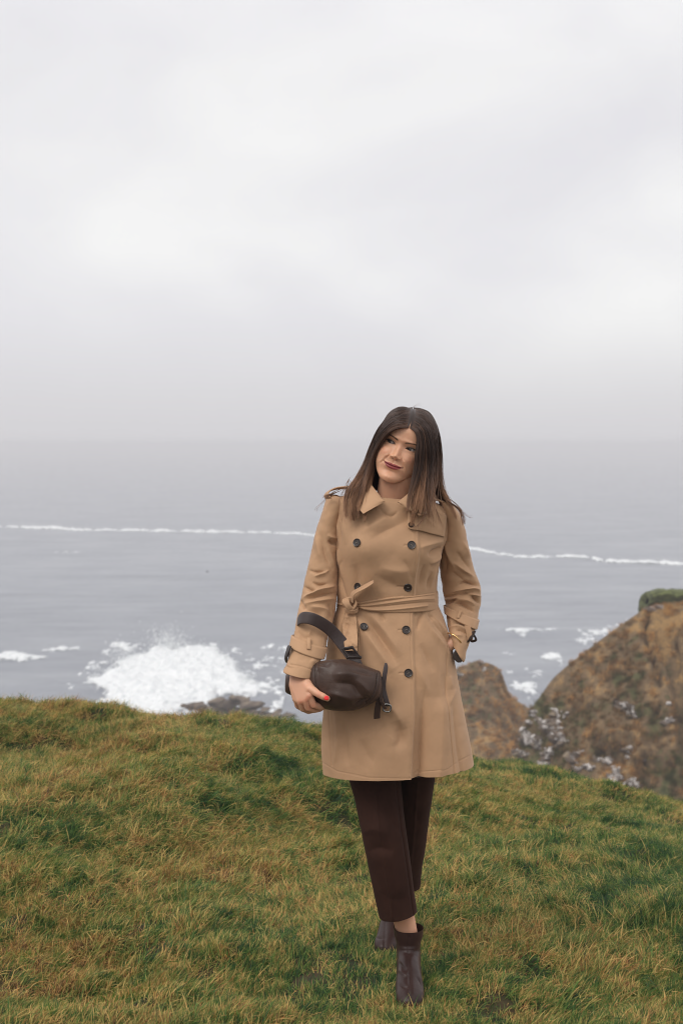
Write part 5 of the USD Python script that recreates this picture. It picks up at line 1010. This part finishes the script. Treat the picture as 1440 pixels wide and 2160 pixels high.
def flyaway(P, n, w=.0006, jit=.003):
    P = np.array(P, float); s = np.linspace(0, 1, len(P))
    for k in range(n):
        q = W(*CubicSpline(s, P)(tt).T) + np.outer(tt, hr.normal(0, jit, 3)); allp.append(q); fall.append(tt * .35 + .2); strand.append(np.full(NP, hr.random())); wid.append(w * (1 - .7 * tt))
flyaway([(730, 1030, 4.05), (700, 1040, 4.04), (685, 1055, 4.04), (672, 1068, 4.03), (668, 1078, 4.03)], 7)
flyaway([(720, 1034, 4.03), (700, 1042, 4.03), (690, 1046, 4.03), (684, 1050, 4.03)], 40, .0008, .004)
flyaway([(935, 1050, 4.02), (960, 1068, 4.02), (972, 1082, 4.02), (977, 1105, 4.02)], 60, .0008, .004)
flyaway([(935, 1048, 4.03), (962, 1064, 4.02), (980, 1084, 4.02), (996, 1092, 4.02)], 7)
flyaway([(868, 862, 4.05), (876, 855, 4.05), (886, 853, 4.05)], 4, .0004)
flyaway([(898, 1060, 3.95), (896, 1085, 3.94), (884, 1105, 3.935), (870, 1112, 3.935)], 14, .0006)
flyaway([(918, 1070, 3.955), (926, 1095, 3.95), (935, 1120, 3.955)], 10, .0006)
for k in range(26):
    x0 = hr.uniform(735, 775); flyaway([(x0, 1020 + hr.uniform(-15, 15), 4.02), (x0 - hr.uniform(5, 22), 1050, 3.99), (x0 - hr.uniform(2, 25), 1085 + hr.uniform(-10, 20), 3.965)], 3, .0007, .003)
    x0 = hr.uniform(868, 930); flyaway([(x0, 1020 + hr.uniform(-15, 15), 4.0), (x0 + hr.uniform(-10, 12), 1060, 3.965), (x0 + hr.uniform(-22, 24), 1095 + hr.uniform(-10, 22), 3.95)], 3, .0007, .003)
for k in range(10):
    s_ = hr.uniform(0, 1); flyaway([(922 + 3 * s_, 940 + 60 * s_, 4.1), (930 + hr.uniform(0, 5), 985 + 50 * s_, 4.1), (934 + hr.uniform(-2, 12), 1030 + 30 * s_, 4.07)], 1, .0005, .002)
    flyaway([(790 - 8 * s_, 940 + 30 * s_, 4.12), (776 - hr.uniform(0, 8), 975 + 30 * s_, 4.12), (758 - hr.uniform(0, 14), 1005 + 20 * s_, 4.1)], 1, .0005, .002)
curv = UsdGeom.BasisCurves.Define(stage, numbered(str(person.GetPath()), 'hair'))
A = np.array(allp).reshape(-1, 3); A = clear_head(A, .001 + (.0030 + .004 * np.repeat(hr.random(len(allp)), NP)) * np.tile(sstep(0, .14, tt), len(allp))); curv.CreateTypeAttr('linear'); curv.CreateWrapAttr('nonperiodic')
curv.CreatePointsAttr(Vt.Vec3fArray.FromNumpy(A.astype(np.float32))); curv.CreateCurveVertexCountsAttr(Vt.IntArray.FromNumpy(np.full(len(allp), NP, np.int32)))
curv.CreateWidthsAttr(Vt.FloatArray.FromNumpy(np.array(wid).ravel().astype(np.float32))); curv.SetWidthsInterpolation('vertex')
pv = UsdGeom.PrimvarsAPI(curv); pv.CreatePrimvar('fall', Sdf.ValueTypeNames.FloatArray, 'vertex').Set(Vt.FloatArray.FromNumpy(np.array(fall).ravel().astype(np.float32)))
pv.CreatePrimvar('strand', Sdf.ValueTypeNames.FloatArray, 'vertex').Set(Vt.FloatArray.FromNumpy(np.array(strand).ravel().astype(np.float32)))
UsdShade.MaterialBindingAPI.Apply(curv.GetPrim()).Bind(hair_m)
# the mass of hair under the outer strands, and down the back of the neck
under = []
for G in (LG, RG):
    gi_ = guides(G); S = np.array([gi_(s) for s in np.linspace(.15, 4, 40)]); S = S[:, :11] + np.array([0, .013, -.002]); nS = S.shape[1]
    under.append((S.reshape(-1, 3), grid_faces(40, nS), np.tile(np.linspace(0, .75, nS), 40)))
bk = []
Lg, Rg = guides(LG)(4.0), guides(RG)(4.0)
for a in np.linspace(0, 1, 40):
    m = Lg * (1 - a) + Rg * a; m = m.copy(); m[:, 1] += .075 * np.sin(math.pi * a) ** .7 * sstep(-.02, .3, tt); m[:, 2] -= 0.006; bk.append(m[:18])
bk = np.array(bk); under.append((bk.reshape(-1, 3), grid_faces(40, 18), np.tile(np.linspace(0, .4, 18), 40)))
v = clear_head(np.vstack([u[0] for u in under]), .0025); o_ = np.cumsum([0] + [len(u[0]) for u in under]); f = np.vstack([u[1] + o for u, o in zip(under, o_)]); fl = np.concatenate([u[2] for u in under])
obj('under_hair', trimesh.Trimesh(v, f, process=False), hair_m, person, smooth=True, attrs={'fall': fl * .5, 'strand': fb(v, 60, 2, 3) * .3})
# ------------------------------------------------------------------ handbag
bag = xform('handbag', (0, 0, 0))
sec = [(602, 1426, 1456, 3.97, .010), (602.6, 1423, 1459, 3.97, .022), (604.5, 1421, 1461, 3.968, .028), (620, 1415, 1468, 3.955, .034), (640, 1407, 1478, 3.938, .041), (660, 1400, 1487, 3.918, .048), (680, 1396, 1493, 3.903, .054), (700, 1393.5, 1497, 3.896, .059), (722, 1392, 1498.5, 3.89, .060), (742, 1395, 1497.5, 3.89, .058), (762, 1402, 1493, 3.89, .054), (780, 1409, 1486, 3.89, .048), (794, 1414, 1477, 3.892, .040), (801, 1417, 1467, 3.894, .032), (803.5, 1423, 1458, 3.895, .022), (804, 1432, 1450, 3.896, .008)]
S = np.array(sec); k = np.concatenate([[0], np.cumsum(np.abs(np.diff(S[:, 0])) + np.abs(np.diff(S[:, 1])) * .5)]); k /= k[-1]; q = PchipInterpolator(k, S)(np.linspace(0, 1, 260)); th = np.linspace(0, 2 * math.pi, 180, endpoint=False)
top, bot = W(q[:, 0], q[:, 1], q[:, 3]), W(q[:, 0], q[:, 2], q[:, 3]); c, h = (top + bot) / 2, (top - bot) / 2; e = .88
v = c[:, None] + h[:, None] * (np.sign(np.cos(th)) * np.abs(np.cos(th)) ** e)[None, :, None]; v[..., 1] -= q[:, 4][:, None] * (np.sign(np.sin(th)) * np.abs(np.sin(th)) ** e)[None]
n_ = len(v.reshape(-1, 3)); V = np.vstack([v.reshape(-1, 3), c[0], c[-1]]); i = np.arange(180); j = (i + 1) % 180
bgm = trimesh.Trimesh(V, np.vstack([grid_faces(260, 180, True), np.column_stack([j, i, np.full(180, n_)]), np.column_stack([i + n_ - 180, j + n_ - 180, np.full(180, n_ + 1)])]), process=False)
if bgm.volume < 0: bgm.invert()
nn = outward(bgm); bgm.vertices = bgm.vertices + nn * (.010 * (fb(bgm.vertices, 11, 2, 6) - .5) + .0012 * (fb(bgm.vertices, 50, 2, 8) - .5))[:, None]
bgm = creases(bgm, [([(706, 1440), (728, 1442), (746, 1447), (757, 1463), (772, 1468)], 7, -.006), ([(750, 1432), (764, 1446), (779, 1462)], 8, .004), ([(700, 1425), (730, 1422), (760, 1428)], 10, .005), ([(668, 1415), (690, 1402), (712, 1400)], 6, .006), ([(672, 1402), (684, 1404), (700, 1400)], 4, -.006),
    ([(665, 1403), (664, 1425), (667, 1450), (672, 1462)], 1.6, -.004, 'n'), ([(669, 1403), (668, 1425), (671, 1450)], 1.6, .003, 'n'), ([(796, 1420), (795, 1440), (788, 1465), (772, 1484)], 1.8, -.004, 'n'), ([(780, 1470), (765, 1480), (745, 1488)], 6, -.006), ([(690, 1462), (720, 1468), (748, 1478)], 9, .005), ([(740, 1415), (770, 1420), (795, 1428)], 5, -.003)])
obj('bag_body', bgm, leather_m, bag, smooth=True)
FB = Front(bgm)
# strap: up from the bag across the forearm, round the elbow and back down behind it
sp = [(757, 1408, 3.915), (741, 1383, 3.938), (720, 1355, 3.95), (698, 1330, 3.948), (676, 1314, 3.932), (656, 1305, 3.925), (641, 1303, 3.935), (630, 1308, 3.965), (627, 1318, 4.01), (622, 1340, 4.035), (614, 1368, 4.01), (608, 1395, 3.985), (606, 1420, 3.96)]
wd = [(.010, .004, .008), (.013, .003, .010), (.014, .002, .010), (.012, .0, .012), (.008, 0, .015), (.005, .001, .016), (.003, .004, .016), (.0, .010, .012), (0, .014, .006), (0, .016, .003), (0, .016, .002), (0, .015, 0), (0, .012, 0)]
obj('shoulder_strap', ribbon([W(*p) for p in sp], wd, .0045, 140), strap_m, bag, smooth=50)
obj('end_tab', ribbon([W(813.5, 1399, 3.90), W(813, 1410, 3.895), W(810, 1430, 3.89), W(809, 1452, 3.89), W(813, 1474, 3.888), W(818, 1490, 3.89)], [(.003, 0, 0), (.0062, .001, 0), (.0066, .001, 0), (.006, .001, 0), (.0075, .001, 0), (.0075, .001, 0)], .0045, 60), strap_m, bag, smooth=50)
obj('end_tab', ribbon([W(802, 1440, 3.888), W(800, 1470, 3.884), W(796, 1495, 3.886), W(795, 1516, 3.89)], [(.007, .001, 0), (.007, .001, 0), (.0085, .001, .001), (.0088, .001, .001)], .004, 50), leather_m, bag, smooth=50)
obj('end_tab', ribbon([W(806, 1428, 3.892), W(801, 1455, 3.882), W(805, 1482, 3.880), W(813, 1496, 3.884)], [(.005, .001, 0)] * 4, .004, 50), leather_m, bag, smooth=50)
obj('strap_buckle', frame_ring(W(816, 1494, 3.884), np.array([.95, 0, -.2]), np.array([.2, 0, .95]), .0105, .0105, .0022, sq=3.0), steel_m, bag, smooth=50)
obj('zip', tube([W(797, 1424, 3.868), W(797, 1440, 3.858), W(791, 1463, 3.854), W(778, 1482, 3.866)], .0022, 40, 8), steel_m if False else leather_m, bag, smooth=50)
tag(bag, 'dark brown leather shoulder bag held under the arm with its strap over the forearm', 'handbag')
# ------------------------------------------------------------------ bangle
bc = W(957, 1350, 4.045); axd = np.array([-.62, -.45, -.62]); axd /= np.linalg.norm(axd); u1 = np.cross(axd, [0, 1, 0]); u1 /= np.linalg.norm(u1); u2 = np.cross(axd, u1)
a = np.linspace(0, 2 * math.pi, 40)
obj('bangle', tube(bc + .026 * (np.outer(np.cos(a), u1) + np.outer(np.sin(a), u2)), .0018, 90, 8), gold_m, person, smooth=True)
